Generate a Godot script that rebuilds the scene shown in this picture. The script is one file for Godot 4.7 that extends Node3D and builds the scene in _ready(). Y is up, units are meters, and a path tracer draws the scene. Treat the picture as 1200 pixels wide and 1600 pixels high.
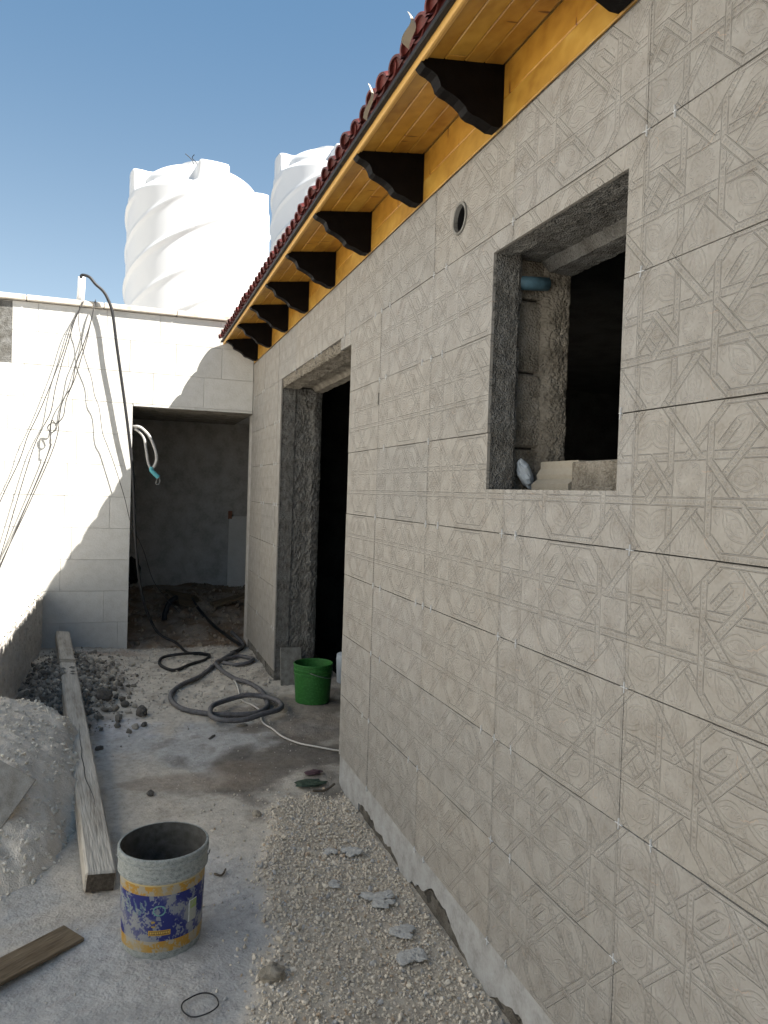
extends Node3D

const D := 1.085          # x of the face of the tiled wall
const TW := 0.618         # tile pitch along the wall
const TH := 0.3135        # tile pitch upwards
const Z0 := -1.444        # one vertical joint
const Y0 := 0.8305        # the topmost horizontal joint
const BACK := -7.0        # z of the face of the stone wall
var rng := RandomNumberGenerator.new()
var M := {}
var used := {}
var N1: FastNoiseLite
var N2: FastNoiseLite
var N3: FastNoiseLite


func _ready() -> void:
	rng.seed = 7
	# ------------------------------------------------------------ camera
	var cam := Camera3D.new()
	cam.name = "camera"
	cam.rotation = Vector3(-0.02434, -0.3290, 0.03247)
	cam.fov = 68.05
	cam.near = 0.05
	cam.far = 600.0
	add_child(cam)
	cam.current = true
	# ------------------------------------------------------------ sky, sun, exposure
	var sky_mat := ProceduralSkyMaterial.new()
	sky_mat.sky_top_color = L(0.036, 0.080, 0.146)
	sky_mat.sky_horizon_color = L(0.315, 0.392, 0.443)
	sky_mat.sky_curve = 0.15
	sky_mat.ground_bottom_color = L(0.24, 0.22, 0.19)
	sky_mat.ground_horizon_color = L(0.33, 0.32, 0.30)
	sky_mat.sun_angle_max = 1.0
	var sky := Sky.new()
	sky.sky_material = sky_mat
	var env := Environment.new()
	env.background_mode = Environment.BG_SKY
	env.sky = sky
	env.tonemap_mode = Environment.TONE_MAPPER_LINEAR
	env.tonemap_exposure = 3.3
	env.sdfgi_enabled = true
	env.ssao_enabled = true
	env.ssil_enabled = true
	var we := WorldEnvironment.new()
	we.name = "surroundings"
	we.environment = env
	add_child(we)
	var sun := DirectionalLight3D.new()
	sun.name = "sun"
	sun.light_energy = 1.6
	sun.light_color = Color(1.0, 0.98, 0.945)
	sun.light_angular_distance = 0.5
	sun.shadow_enabled = true
	add_child(sun)
	sun.basis = Basis.looking_at(Vector3(-1.0, -1.645, -0.82), Vector3.UP)

	N1 = noise(11, 1.0, 4)
	N2 = noise(12, 1.0, 3)
	N3 = noise(13, 1.0, 2)
	materials()
	ground()
	terrace()
	unseen_house()
	stone_wall()
	house()
	water_tanks()
	sand_heap()
	gravel()
	clods()
	hoses()
	timbers()
	buckets()
	small_things()


# ================================================================ helpers
func L(r: float, g: float, b: float) -> Color:
	return Color(r, g, b).linear_to_srgb()


func V(x: float, y: float, z: float) -> Vector3:
	return Vector3(x, y, z)


func noise(sd: int, freq: float, oct: int) -> FastNoiseLite:
	var n := FastNoiseLite.new()
	n.seed = sd
	n.noise_type = FastNoiseLite.TYPE_SIMPLEX_SMOOTH
	n.frequency = freq
	n.fractal_octaves = oct
	return n


func numbered(called: String, parent: Node) -> String:
	var key := str(parent.get_instance_id()) + called
	var k: int = used.get(key, 0)
	used[key] = k + 1
	return called if k == 0 else "%s_%03d" % [called, k]


func begin(smooth := false) -> SurfaceTool:
	var s := SurfaceTool.new()
	s.begin(Mesh.PRIMITIVE_TRIANGLES)
	s.set_smooth_group(0 if smooth else -1)
	return s


func put(mesh: Mesh, called: String, mat: Material, parent: Node = self) -> MeshInstance3D:
	var o := MeshInstance3D.new()
	o.name = numbered(called, parent)
	o.mesh = mesh
	o.material_override = mat
	parent.add_child(o, true)
	return o


func done(s: SurfaceTool) -> ArrayMesh:
	s.generate_normals()
	return s.commit()


func obj(called: String, s: SurfaceTool, mat: Material, parent: Node = self) -> MeshInstance3D:
	return put(done(s), called, mat, parent)


func tag(o: Node, label: String, category: String, group := "", kind := "") -> void:
	if label:
		o.set_meta("label", label)
	if category:
		o.set_meta("category", category)
	if group:
		o.set_meta("group", group)
	if kind:
		o.set_meta("kind", kind)


func thing(called: String, label: String, category: String, at := Vector3.ZERO, group := "") -> Node3D:
	var o := Node3D.new()
	o.name = numbered(called, self)
	add_child(o, true)
	o.position = at
	tag(o, label, category, group)
	return o


func tri(s: SurfaceTool, a: Vector3, b: Vector3, c: Vector3, out: Vector3, ua := Vector2.ZERO, ub := Vector2.ZERO, uc := Vector2.ZERO) -> void:
	if (c - a).cross(b - a).dot(out) < 0.0:
		var t := b
		b = c
		c = t
		var tu := ub
		ub = uc
		uc = tu
	s.set_uv(ua)
	s.add_vertex(a)
	s.set_uv(ub)
	s.add_vertex(b)
	s.set_uv(uc)
	s.add_vertex(c)


func quad(s: SurfaceTool, a: Vector3, b: Vector3, c: Vector3, d: Vector3, out: Vector3, ua := Vector2.ZERO, ub := Vector2.ZERO, uc := Vector2.ZERO, ud := Vector2.ZERO) -> void:
	tri(s, a, b, c, out, ua, ub, uc)
	tri(s, a, c, d, out, ua, uc, ud)


func buv(p: Vector3, ax: int, g: int, o: Vector2) -> Vector2:
	if ax == g:
		return Vector2(p[(g + 1) % 3], p[(g + 2) % 3]) + o
	return Vector2(p[g], p[3 - ax - g]) + o


# a box with chamfered edges; g is the axis along which its grain runs
func box(s: SurfaceTool, c: Vector3, size: Vector3, bev := 0.003, basis := Basis.IDENTITY, g := 0, uvo := Vector2.ZERO) -> void:
	var h := size * 0.5
	bev = minf(bev, minf(h.x, minf(h.y, h.z)) * 0.9)
	for ax in 3:
		var b1 := (ax + 1) % 3
		var b2 := (ax + 2) % 3
		for sg in [-1.0, 1.0]:
			var p := []
			for k in [[-1, -1], [1, -1], [1, 1], [-1, 1]]:
				var v := Vector3.ZERO
				v[ax] = sg * h[ax]
				v[b1] = k[0] * (h[b1] - bev)
				v[b2] = k[1] * (h[b2] - bev)
				p.append(v)
			var n := Vector3.ZERO
			n[ax] = sg
			quad(s, c + basis * p[0], c + basis * p[1], c + basis * p[2], c + basis * p[3], basis * n, buv(p[0], ax, g, uvo), buv(p[1], ax, g, uvo), buv(p[2], ax, g, uvo), buv(p[3], ax, g, uvo))
			if bev <= 0.0:
				continue
			for sh in [-1.0, 1.0]:      # the edge between this face and face b1
				var q := []
				for e in [-1.0, 1.0]:
					var v1 := Vector3.ZERO
					v1[ax] = sg * h[ax]
					v1[b1] = sh * (h[b1] - bev)
					v1[b2] = e * (h[b2] - bev)
					var v2 := v1
					v2[ax] = sg * (h[ax] - bev)
					v2[b1] = sh * h[b1]
					q.append([v1, v2])
				var m := Vector3.ZERO
				m[ax] = sg
				m[b1] = sh
				quad(s, c + basis * q[0][0], c + basis * q[1][0], c + basis * q[1][1], c + basis * q[0][1], basis * m, buv(q[0][0], ax, g, uvo), buv(q[1][0], ax, g, uvo), buv(q[1][1], ax, g, uvo), buv(q[0][1], ax, g, uvo))
	if bev > 0.0:
		for sx in [-1.0, 1.0]:
			for sy in [-1.0, 1.0]:
				for sz in [-1.0, 1.0]:
					var k := V(sx, sy, sz)
					var a := V(sx * h.x, sy * (h.y - bev), sz * (h.z - bev))
					var b := V(sx * (h.x - bev), sy * h.y, sz * (h.z - bev))
					var d := V(sx * (h.x - bev), sy * (h.y - bev), sz * h.z)
					tri(s, c + basis * a, c + basis * b, c + basis * d, basis * k)


func slab(s: SurfaceTool, a: Vector3, b: Vector3, bev := 0.0) -> void:
	box(s, (a + b) * 0.5, (b - a).abs(), bev)


func smooth_line(pts: Array, per := 6, closed := false) -> PackedVector3Array:
	var o := PackedVector3Array()
	var n := pts.size()
	for i in (n if closed else n - 1):
		var p0: Vector3 = pts[(i - 1 + n) % n] if closed or i > 0 else pts[0]
		var p1: Vector3 = pts[i]
		var p2: Vector3 = pts[(i + 1) % n]
		var p3: Vector3 = pts[(i + 2) % n] if closed or i + 2 < n else p2
		for k in per:
			o.append(p1.cubic_interpolate(p2, p0, p3, float(k) / per))
	o.append(pts[0] if closed else pts[n - 1])
	return o


func tube(s: SurfaceTool, path: PackedVector3Array, r: float, sides := 8, ribs := 0.0, r_end := -1.0) -> void:
	var up := V(0.31, 0.9, 0.27)
	var last := []
	var run := 0.0
	for i in path.size():
		var t := (path[mini(i + 1, path.size() - 1)] - path[maxi(i - 1, 0)]).normalized()
		if t.length() < 0.5:
			continue
		var a := up.cross(t)
		if a.length() < 0.05:
			a = V(1, 0, 0).cross(t)
		a = a.normalized()
		up = t.cross(a)
		var rr := r if r_end < 0.0 else lerpf(r, r_end, float(i) / (path.size() - 1))
		if ribs > 0.0:
			rr *= 1.0 + ribs * (1.0 if i % 2 == 0 else -1.0)
		if i > 0:
			run += path[i].distance_to(path[i - 1])
		var ring := []
		for k in sides:
			var f := TAU * k / sides
			ring.append(path[i] + (a * cos(f) + up * sin(f)) * rr)
		if last.size():
			for k in sides:
				var k2 := (k + 1) % sides
				var out: Vector3 = ring[k] + ring[k2] - path[i] * 2.0
				quad(s, last[k], last[k2], ring[k2], ring[k], out, Vector2(run - 0.05, float(k) / sides), Vector2(run - 0.05, (k + 1.0) / sides), Vector2(run, (k + 1.0) / sides), Vector2(run, float(k) / sides))
		else:
			for k in range(1, sides - 1):
				tri(s, ring[0], ring[k], ring[k + 1], -t)
		last = ring
		if i == path.size() - 1:
			for k in range(1, sides - 1):
				tri(s, ring[0], ring[k], ring[k + 1], t)


# turns a profile of (radius, height): outside when it runs downwards
func lathe(s: SurfaceTool, c: Vector3, prof: Array, n := 40, crisp := true, basis := Basis.IDENTITY) -> void:
	for i in prof.size() - 1:
		var p: Vector2 = prof[i]
		var q: Vector2 = prof[i + 1]
		if crisp:
			s.set_smooth_group(i + 1)
		for k in n:
			var f0 := TAU * k / n
			var f1 := TAU * (k + 1) / n
			var a := V(cos(f0) * p.x, p.y, sin(f0) * p.x)
			var b := V(cos(f1) * p.x, p.y, sin(f1) * p.x)
			var d := V(cos(f0) * q.x, q.y, sin(f0) * q.x)
			var e := V(cos(f1) * q.x, q.y, sin(f1) * q.x)
			var fm := (f0 + f1) * 0.5
			var out := V(cos(fm) * -(q.y - p.y), q.x - p.x, sin(fm) * -(q.y - p.y))
			var u0 := float(k) / n
			var u1 := (k + 1.0) / n
			if p.x > 1e-5:
				tri(s, c + basis * a, c + basis * b, c + basis * e, basis * out, Vector2(u0, -p.y), Vector2(u1, -p.y), Vector2(u1, -q.y))
			if q.x > 1e-5:
				tri(s, c + basis * a, c + basis * e, c + basis * d, basis * out, Vector2(u0, -p.y), Vector2(u1, -q.y), Vector2(u0, -q.y))


# a flat outline given thickness; at(p, t) places the point p of the outline on the near (t = 0) or far (t = 1) side
func prism(s: SurfaceTool, poly: PackedVector2Array, at: Callable, uv: Callable) -> void:
	var ids := Geometry2D.triangulate_polygon(poly)
	var mid: Vector2 = poly[0]
	var toward: Vector3 = at.call(mid, 0.0) - at.call(mid, 1.0)
	for i in range(0, ids.size(), 3):
		var a := poly[ids[i]]
		var b := poly[ids[i + 1]]
		var c := poly[ids[i + 2]]
		tri(s, at.call(a, 0.0), at.call(b, 0.0), at.call(c, 0.0), toward, uv.call(a), uv.call(b), uv.call(c))
		tri(s, at.call(a, 1.0), at.call(b, 1.0), at.call(c, 1.0), -toward, uv.call(a), uv.call(b), uv.call(c))
	var turn := 1.0 if Geometry2D.is_polygon_clockwise(poly) else -1.0
	for i in poly.size():
		var a := poly[i]
		var b := poly[(i + 1) % poly.size()]
		var n2 := Vector2(-(b - a).y, (b - a).x) * turn
		var out: Vector3 = at.call(a + n2, 0.0) - at.call(a, 0.0)
		quad(s, at.call(a, 0.0), at.call(b, 0.0), at.call(b, 1.0), at.call(a, 1.0), out, uv.call(a), uv.call(b), uv.call(b), uv.call(a))


func no_uv(p: Vector2) -> Vector2:
	return p


# a rough plate: a grid from o along u and v, pushed along n by noise
func rough(s: SurfaceTool, o: Vector3, u: Vector3, v: Vector3, nu: int, nv: int, n: Vector3, amp: float, freq: float, depth = null) -> void:
	var p := []
	for j in nv + 1:
		for i in nu + 1:
			var w := o + u * (float(i) / nu) + v * (float(j) / nv)
			var h := N1.get_noise_3dv(w * freq) * amp + N2.get_noise_3dv(w * freq * 5.0) * amp * 0.6
			if depth:
				h += depth.call(float(i) / nu, float(j) / nv)
			p.append(w + n * h)
	for j in nv:
		for i in nu:
			var k := j * (nu + 1) + i
			quad(s, p[k], p[k + 1], p[k + nu + 2], p[k + nu + 1], n)


# ================================================================ materials
func lut(stops: Array) -> Gradient:
	var g := Gradient.new()
	var off := PackedFloat32Array()
	var col := PackedColorArray()
	for e in stops:
		off.append(e[0])
		col.append(e[1])
	g.offsets = off
	g.colors = col
	return g


func mottle(w: int, h: int, sd: int, fa: float, fb: float, share: float, stops: Array, stretch := 1.0) -> Image:
	var a := noise(sd, fa, 4)
	var b := noise(sd + 50, fb, 3)
	var wa := int(w / stretch)
	var ia := a.get_seamless_image(maxi(wa, 8), h)
	var ib := b.get_seamless_image(maxi(wa, 8), h)
	if wa != w:
		ia.resize(w, h, Image.INTERPOLATE_CUBIC)
		ib.resize(w, h, Image.INTERPOLATE_CUBIC)
	var da := ia.get_data()
	var db := ib.get_data()
	var g := lut(stops)
	var table := []
	for i in 256:
		table.append(g.sample(i / 255.0))
	var data := PackedByteArray()
	data.resize(w * h * 3)
	for i in w * h:
		var c: Color = table[clampi(int(da[i] * (1.0 - share) + db[i] * share), 0, 255)]
		data[i * 3] = int(c.r * 255.0)
		data[i * 3 + 1] = int(c.g * 255.0)
		data[i * 3 + 2] = int(c.b * 255.0)
	return Image.create_from_data(w, h, false, Image.FORMAT_RGB8, data)


func tex(im: Image) -> ImageTexture:
	return ImageTexture.create_from_image(im)


func mat(c: Color, rough_ := 0.85, im: Texture2D = null) -> StandardMaterial3D:
	var m := StandardMaterial3D.new()
	m.albedo_color = c
	m.roughness = rough_
	m.metallic_specular = 0.35
	if im:
		m.albedo_texture = im
	return m


func tri_map(m: StandardMaterial3D, scale: float, world := true) -> StandardMaterial3D:
	m.uv1_triplanar = true
	m.uv1_world_triplanar = world
	m.uv1_scale = Vector3.ONE * scale
	return m


func bump(m: StandardMaterial3D, t: Texture2D, cm: float) -> StandardMaterial3D:
	m.heightmap_enabled = true
	m.heightmap_texture = t
	m.heightmap_scale = cm
	return m


func grey_img(w: int, h: int, sd: int, fa: float, fb: float, share: float, stretch := 1.0) -> ImageTexture:
	return tex(mottle(w, h, sd, fa, fb, share, [[0.0, Color.BLACK], [1.0, Color.WHITE]], stretch))


func materials() -> void:
	var grit := grey_img(512, 512, 3, 0.02, 0.12, 0.5)
	var fine := grey_img(512, 512, 4, 0.06, 0.25, 0.5)
	var soft := tex(mottle(512, 512, 5, 0.012, 0.07, 0.35, [[0.1, Color(0.80, 0.79, 0.77)], [0.5, Color(0.93, 0.92, 0.91)], [0.9, Color(1, 1, 1)]]))
	var blot := tex(mottle(512, 512, 6, 0.01, 0.09, 0.4, [[0.15, Color(0.62, 0.60, 0.57)], [0.5, Color(0.85, 0.84, 0.82)], [0.85, Color(1, 1, 1)]]))
	var clean := tex(mottle(512, 512, 8, 0.015, 0.11, 0.5, [[0.1, Color(0.92, 0.915, 0.90)], [0.5, Color(0.97, 0.97, 0.965)], [0.9, Color(1, 1, 1)]]))
	# tiles: one relief, four tints of the same stone print
	var relief := tex(tile_relief())
	M.tile = []
	for k in 4:
		var im := mottle(1024, 512, 20 + k, 0.006, 0.05, 0.38, [[0.05, L(0.222, 0.202, 0.176)], [0.35, L(0.282, 0.267, 0.245)], [0.6, L(0.307, 0.293, 0.271)], [0.95, L(0.352, 0.34, 0.32)]])
		tile_marks(im, k)
		var t := tex(im)
		for tone in [Color(1, 1, 1), Color(0.985, 0.983, 0.978), Color(1.0, 0.995, 0.985), Color(0.972, 0.974, 0.974)]:
			M.tile.append(bump(mat(tone, 0.62, t), relief, 0.35))
	M.concrete = bump(tri_map(mat(L(0.23, 0.225, 0.215), 0.95, blot), 1.3), grit, 1.6)
	M.rough_concrete = bump(tri_map(mat(L(0.225, 0.225, 0.22), 0.97, blot), 2.2), grit, 1.8)
	M.mortar = bump(tri_map(mat(L(0.085, 0.082, 0.078), 0.97, blot), 2.0), grit, 0.6)
	M.lintel = bump(tri_map(mat(L(0.33, 0.305, 0.265), 0.95, blot), 1.6), grit, 1.2)
	M.plaster = bump(tri_map(mat(L(0.40, 0.41, 0.415), 0.9, soft), 1.8), fine, 0.15)
	M.dark_plaster = bump(tri_map(mat(L(0.175, 0.165, 0.15), 0.95, blot), 2.4), grit, 0.9)
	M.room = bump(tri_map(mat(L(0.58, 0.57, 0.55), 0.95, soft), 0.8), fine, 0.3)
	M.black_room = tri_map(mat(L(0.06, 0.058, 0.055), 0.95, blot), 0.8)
	M.spacer = mat(L(0.56, 0.57, 0.58), 0.5)
	M.block = []
	for k in 3:
		var v := 1.0 - 0.035 * k
		M.block.append(bump(tri_map(mat(L(0.60 * v, 0.59 * v, 0.565 * v), 0.9, clean), 1.1 + 0.3 * k), fine, 0.22))
	M.block_joint = tri_map(mat(L(0.57, 0.56, 0.54), 0.95, soft), 2.0)
	M.coping = bump(tri_map(mat(L(0.60, 0.56, 0.50), 0.8, soft), 1.2), fine, 0.15)
	# the low wall: plaster combed upright
	var streak := grey_img(512, 512, 9, 0.03, 0.16, 0.45, 1.0)
	var comb := mottle(512, 512, 10, 0.05, 0.2, 0.4, [[0.0, Color.BLACK], [1.0, Color.WHITE]])
	comb.resize(512, 48, Image.INTERPOLATE_BILINEAR)
	comb.resize(512, 512, Image.INTERPOLATE_CUBIC)
	M.combed = bump(tri_map(mat(L(0.66, 0.64, 0.60), 0.95, soft), 1.6), tex(comb), 2.5)
	M.terrace = bump(tri_map(mat(L(0.60, 0.58, 0.545), 0.92, soft), 0.7), streak, 0.5)
	M.cream = bump(tri_map(mat(L(0.68, 0.67, 0.65), 0.9, clean), 0.8), fine, 0.2)
	M.pane = mat(L(0.02, 0.025, 0.03), 0.08)
	M.soil = tri_map(mat(L(0.40, 0.36, 0.30), 0.95, blot), 0.3)
	# woods
	var pine := pine_img()
	M.pine = []
	for k in 3:
		var m := mat([Color(1, 1, 1), Color(0.95, 0.92, 0.9), Color(1.0, 0.96, 0.88)][k], 0.42, tex(pine) if k == 0 else M.pine[0].albedo_texture)
		m.clearcoat_enabled = true
		m.clearcoat = 0.35
		m.clearcoat_roughness = 0.25
		M.pine.append(m)
	M.pine_edge = mat(L(0.60, 0.36, 0.11), 0.45)
	M.bracket = bump(tri_map(mat(L(0.006, 0.0047, 0.0046), 0.5, blot), 3.0), fine, 0.1)
	M.bracket.metallic_specular = 0.2
	var old := mottle(1024, 256, 31, 0.02, 0.09, 0.45, [[0.1, L(0.29, 0.255, 0.21)], [0.5, L(0.45, 0.41, 0.35)], [0.9, L(0.58, 0.54, 0.47)]], 9.0)
	var old_t := tex(old)
	var old_h := grey_img(1024, 256, 32, 0.03, 0.12, 0.5, 12.0)
	M.old_wood = bump(mat(Color.WHITE, 0.95, old_t), old_h, 0.5)
	M.old_wood.uv1_scale = Vector3(0.7, 3.0, 1)
	M.brown_wood = bump(mat(Color(0.63, 0.575, 0.50), 0.9, old_t), old_h, 0.4)
	M.brown_wood.uv1_scale = Vector3(1.2, 4.0, 1)
	M.end_grain = bump(tri_map(mat(L(0.15, 0.125, 0.10), 0.97, blot), 9.0, false), grit, 0.4)
	# roof
	M.roof = []
	for k in 3:
		var v: float = [0.85, 0.65, 1.05][k]
		M.roof.append(tri_map(mat(L(0.165 * v, 0.038 * v, 0.034 * v), 0.42, blot), 2.5))
	M.black = mat(L(0.012, 0.012, 0.013), 0.5)
	M.paper = mat(L(0.62, 0.56, 0.45), 0.9)
	# ground
	var g := mat(Color.WHITE, 0.97, tex(mottle(1024, 1024, 40, 0.02, 0.13, 0.5, [[0.08, Color(0.66, 0.65, 0.64)], [0.35, Color(0.90, 0.895, 0.89)], [0.7, Color(1, 1, 1)]])))
	g.vertex_color_use_as_albedo = true
	tri_map(g, 1.1)
	M.ground = bump(g, grit, 0.5)
	var gs := mat(Color.WHITE, 0.97)
	gs.vertex_color_use_as_albedo = true
	M.stones = gs
	M.sand = bump(tri_map(mat(L(0.78, 0.71, 0.61), 0.98, soft), 2.2), grit, 0.9)
	M.pale_stone = bump(tri_map(mat(L(0.42, 0.385, 0.33), 0.95, blot), 5.0), fine, 0.3)
	M.dark_stone = bump(tri_map(mat(L(0.17, 0.16, 0.15), 0.95, blot), 5.0), fine, 0.3)
	M.dressed = bump(tri_map(mat(L(0.40, 0.365, 0.305), 0.9, clean), 5.0), fine, 0.3)
	M.splat = bump(tri_map(mat(L(0.52, 0.525, 0.515), 0.9, soft), 6.0), fine, 0.2)
	# plastics
	M.tank = mat(L(0.60, 0.61, 0.62), 0.4)
	M.grey_hose = bump(tri_map(mat(L(0.175, 0.175, 0.19), 0.6, blot), 6.0), fine, 0.06)
	M.black_hose = tri_map(mat(L(0.030, 0.031, 0.035), 0.5, blot), 6.0)
	M.wire = mat(L(0.055, 0.053, 0.052), 0.6)
	M.white_cable = mat(L(0.56, 0.54, 0.49), 0.6)
	M.pvc = mat(L(0.74, 0.74, 0.73), 0.45)
	M.pale_conduit = tri_map(mat(L(0.52, 0.52, 0.51), 0.5, soft), 6.0)
	M.teal = mat(L(0.10, 0.36, 0.40), 0.5)
	M.blue = tri_map(mat(L(0.10, 0.20, 0.27), 0.55, soft), 6.0)
	M.green = bump(tri_map(mat(L(0.055, 0.25, 0.055), 0.5, tex(mottle(512, 512, 61, 0.03, 0.14, 0.5, [[0.2, Color(0.62, 0.66, 0.6)], [0.42, Color(0.72, 0.72, 0.72)], [0.60, Color(0.75, 0.75, 0.75)], [0.68, Color(1.0, 0.95, 1.0)], [0.8, Color(1.0, 0.9, 1.0)]]))), 3.0), fine, 0.03)
	M.pail = bump(tri_map(mat(L(0.36, 0.37, 0.36), 0.8, tex(mottle(512, 512, 62, 0.03, 0.12, 0.5, [[0.2, Color(0.55, 0.56, 0.56)], [0.45, Color(0.85, 0.87, 0.87)], [0.75, Color(1, 1, 0.98)]]))), 4.0), fine, 0.12)
	M.pail_in = bump(tri_map(mat(L(0.13, 0.13, 0.125), 0.95, blot), 6.0), grit, 0.5)
	M.label = mat(Color.WHITE, 0.7, tex(label_img()))
	M.steel_wire = mat(L(0.25, 0.25, 0.25), 0.4)
	M.panel = bump(tri_map(mat(L(0.27, 0.27, 0.26), 0.8, blot), 3.0), fine, 0.1)
	M.red_edge = mat(L(0.26, 0.12, 0.075), 0.8)
	M.bag = mat(L(0.42, 0.47, 0.52), 0.6)
	M.ply = bump(tri_map(mat(L(0.44, 0.42, 0.385), 0.9, blot), 3.0), grit, 0.3)
	M.dark_green = tri_map(mat(L(0.065, 0.10, 0.075), 0.7, blot), 8.0)
	M.purple = mat(L(0.10, 0.06, 0.07), 0.7)


func stroke(h: PackedFloat32Array, W: int, H: int, p: Vector2, q: Vector2, w: float, band: bool, top: float) -> void:
	var ln := p.distance_to(q)
	if ln < 0.5:
		return
	var d := (q - p) / ln
	var n := Vector2(-d.y, d.x)
	var edge := 3.0 if band else 1.0
	var t := -w * (0.4 if band else 0.0)
	while t <= ln + w * (0.4 if band else 0.0):
		var sd := -w - edge
		var bead := fposmod(t, w * 1.15) - w * 0.575
		while sd <= w + edge:
			var x := roundi(p.x + d.x * t + n.x * sd)
			var y := roundi(p.y + d.y * t + n.y * sd)
			if x >= 0 and x < W and y >= 0 and y < H:
				var a := absf(sd)
				var i := y * W + x
				if band:
					var v := 0.0
					if a > w:
						v = 0.06
					elif a > w * 0.76:
						v = top
					else:
						var r := sqrt(bead * bead + a * a) / (w * 0.5)
						v = 0.28 + 0.62 * maxf(0.0, 1.0 - r * r)
					h[i] = v
				else:
					h[i] = maxf(h[i], top * clampf((w + 1.0 - a) / (w * 0.8), 0.0, 1.0))
			sd += 0.7
		t += 0.7


func arc_line(h: PackedFloat32Array, W: int, H: int, c: Vector2, f: float, a: float, b: float, t0: float, t1: float, w: float, top: float) -> void:
	var last := Vector2.ZERO
	var u := Vector2(cos(f), sin(f))
	var v := Vector2(-u.y, u.x)
	for k in 13:
		var t := lerpf(t0, t1, k / 12.0)
		# a pointed oval: the half-width falls to nothing at both tips
		var p := c + u * a * (t * 2.0 - 1.0) + v * b * sin(PI * t)
		if k > 0:
			stroke(h, W, H, last, p, w, false, top)
		last = p


func leaf(h: PackedFloat32Array, W: int, H: int, c: Vector2, f: float, a: float, b: float) -> void:
	for sg in [-1.0, 1.0]:
		arc_line(h, W, H, c, f, a, b * sg, 0.0, 1.0, 2.6, 0.55)
		arc_line(h, W, H, c, f, a * 0.72, b * 0.55 * sg, 0.0, 0.9, 2.2, 0.5)
		var u := Vector2(cos(f), sin(f))
		var v: Vector2 = Vector2(-u.y, u.x) * sg
		arc_line(h, W, H, c - u * a * 0.9 + v * b * 0.75, f + sg * 0.9, a * 0.34, b * 0.5 * sg, 0.0, 1.0, 2.4, 0.5)
		arc_line(h, W, H, c + u * a * 0.65 + v * b * 0.95, f - sg * 0.8, a * 0.3, b * 0.4 * sg, 0.0, 1.0, 2.4, 0.5)
		for k in 4:
			stroke(h, W, H, c + u * a * (0.35 - 0.22 * k) + v * b * 0.08, c + u * a * (0.5 - 0.22 * k) + v * b * 0.32, 2.0, false, 0.42)


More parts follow.
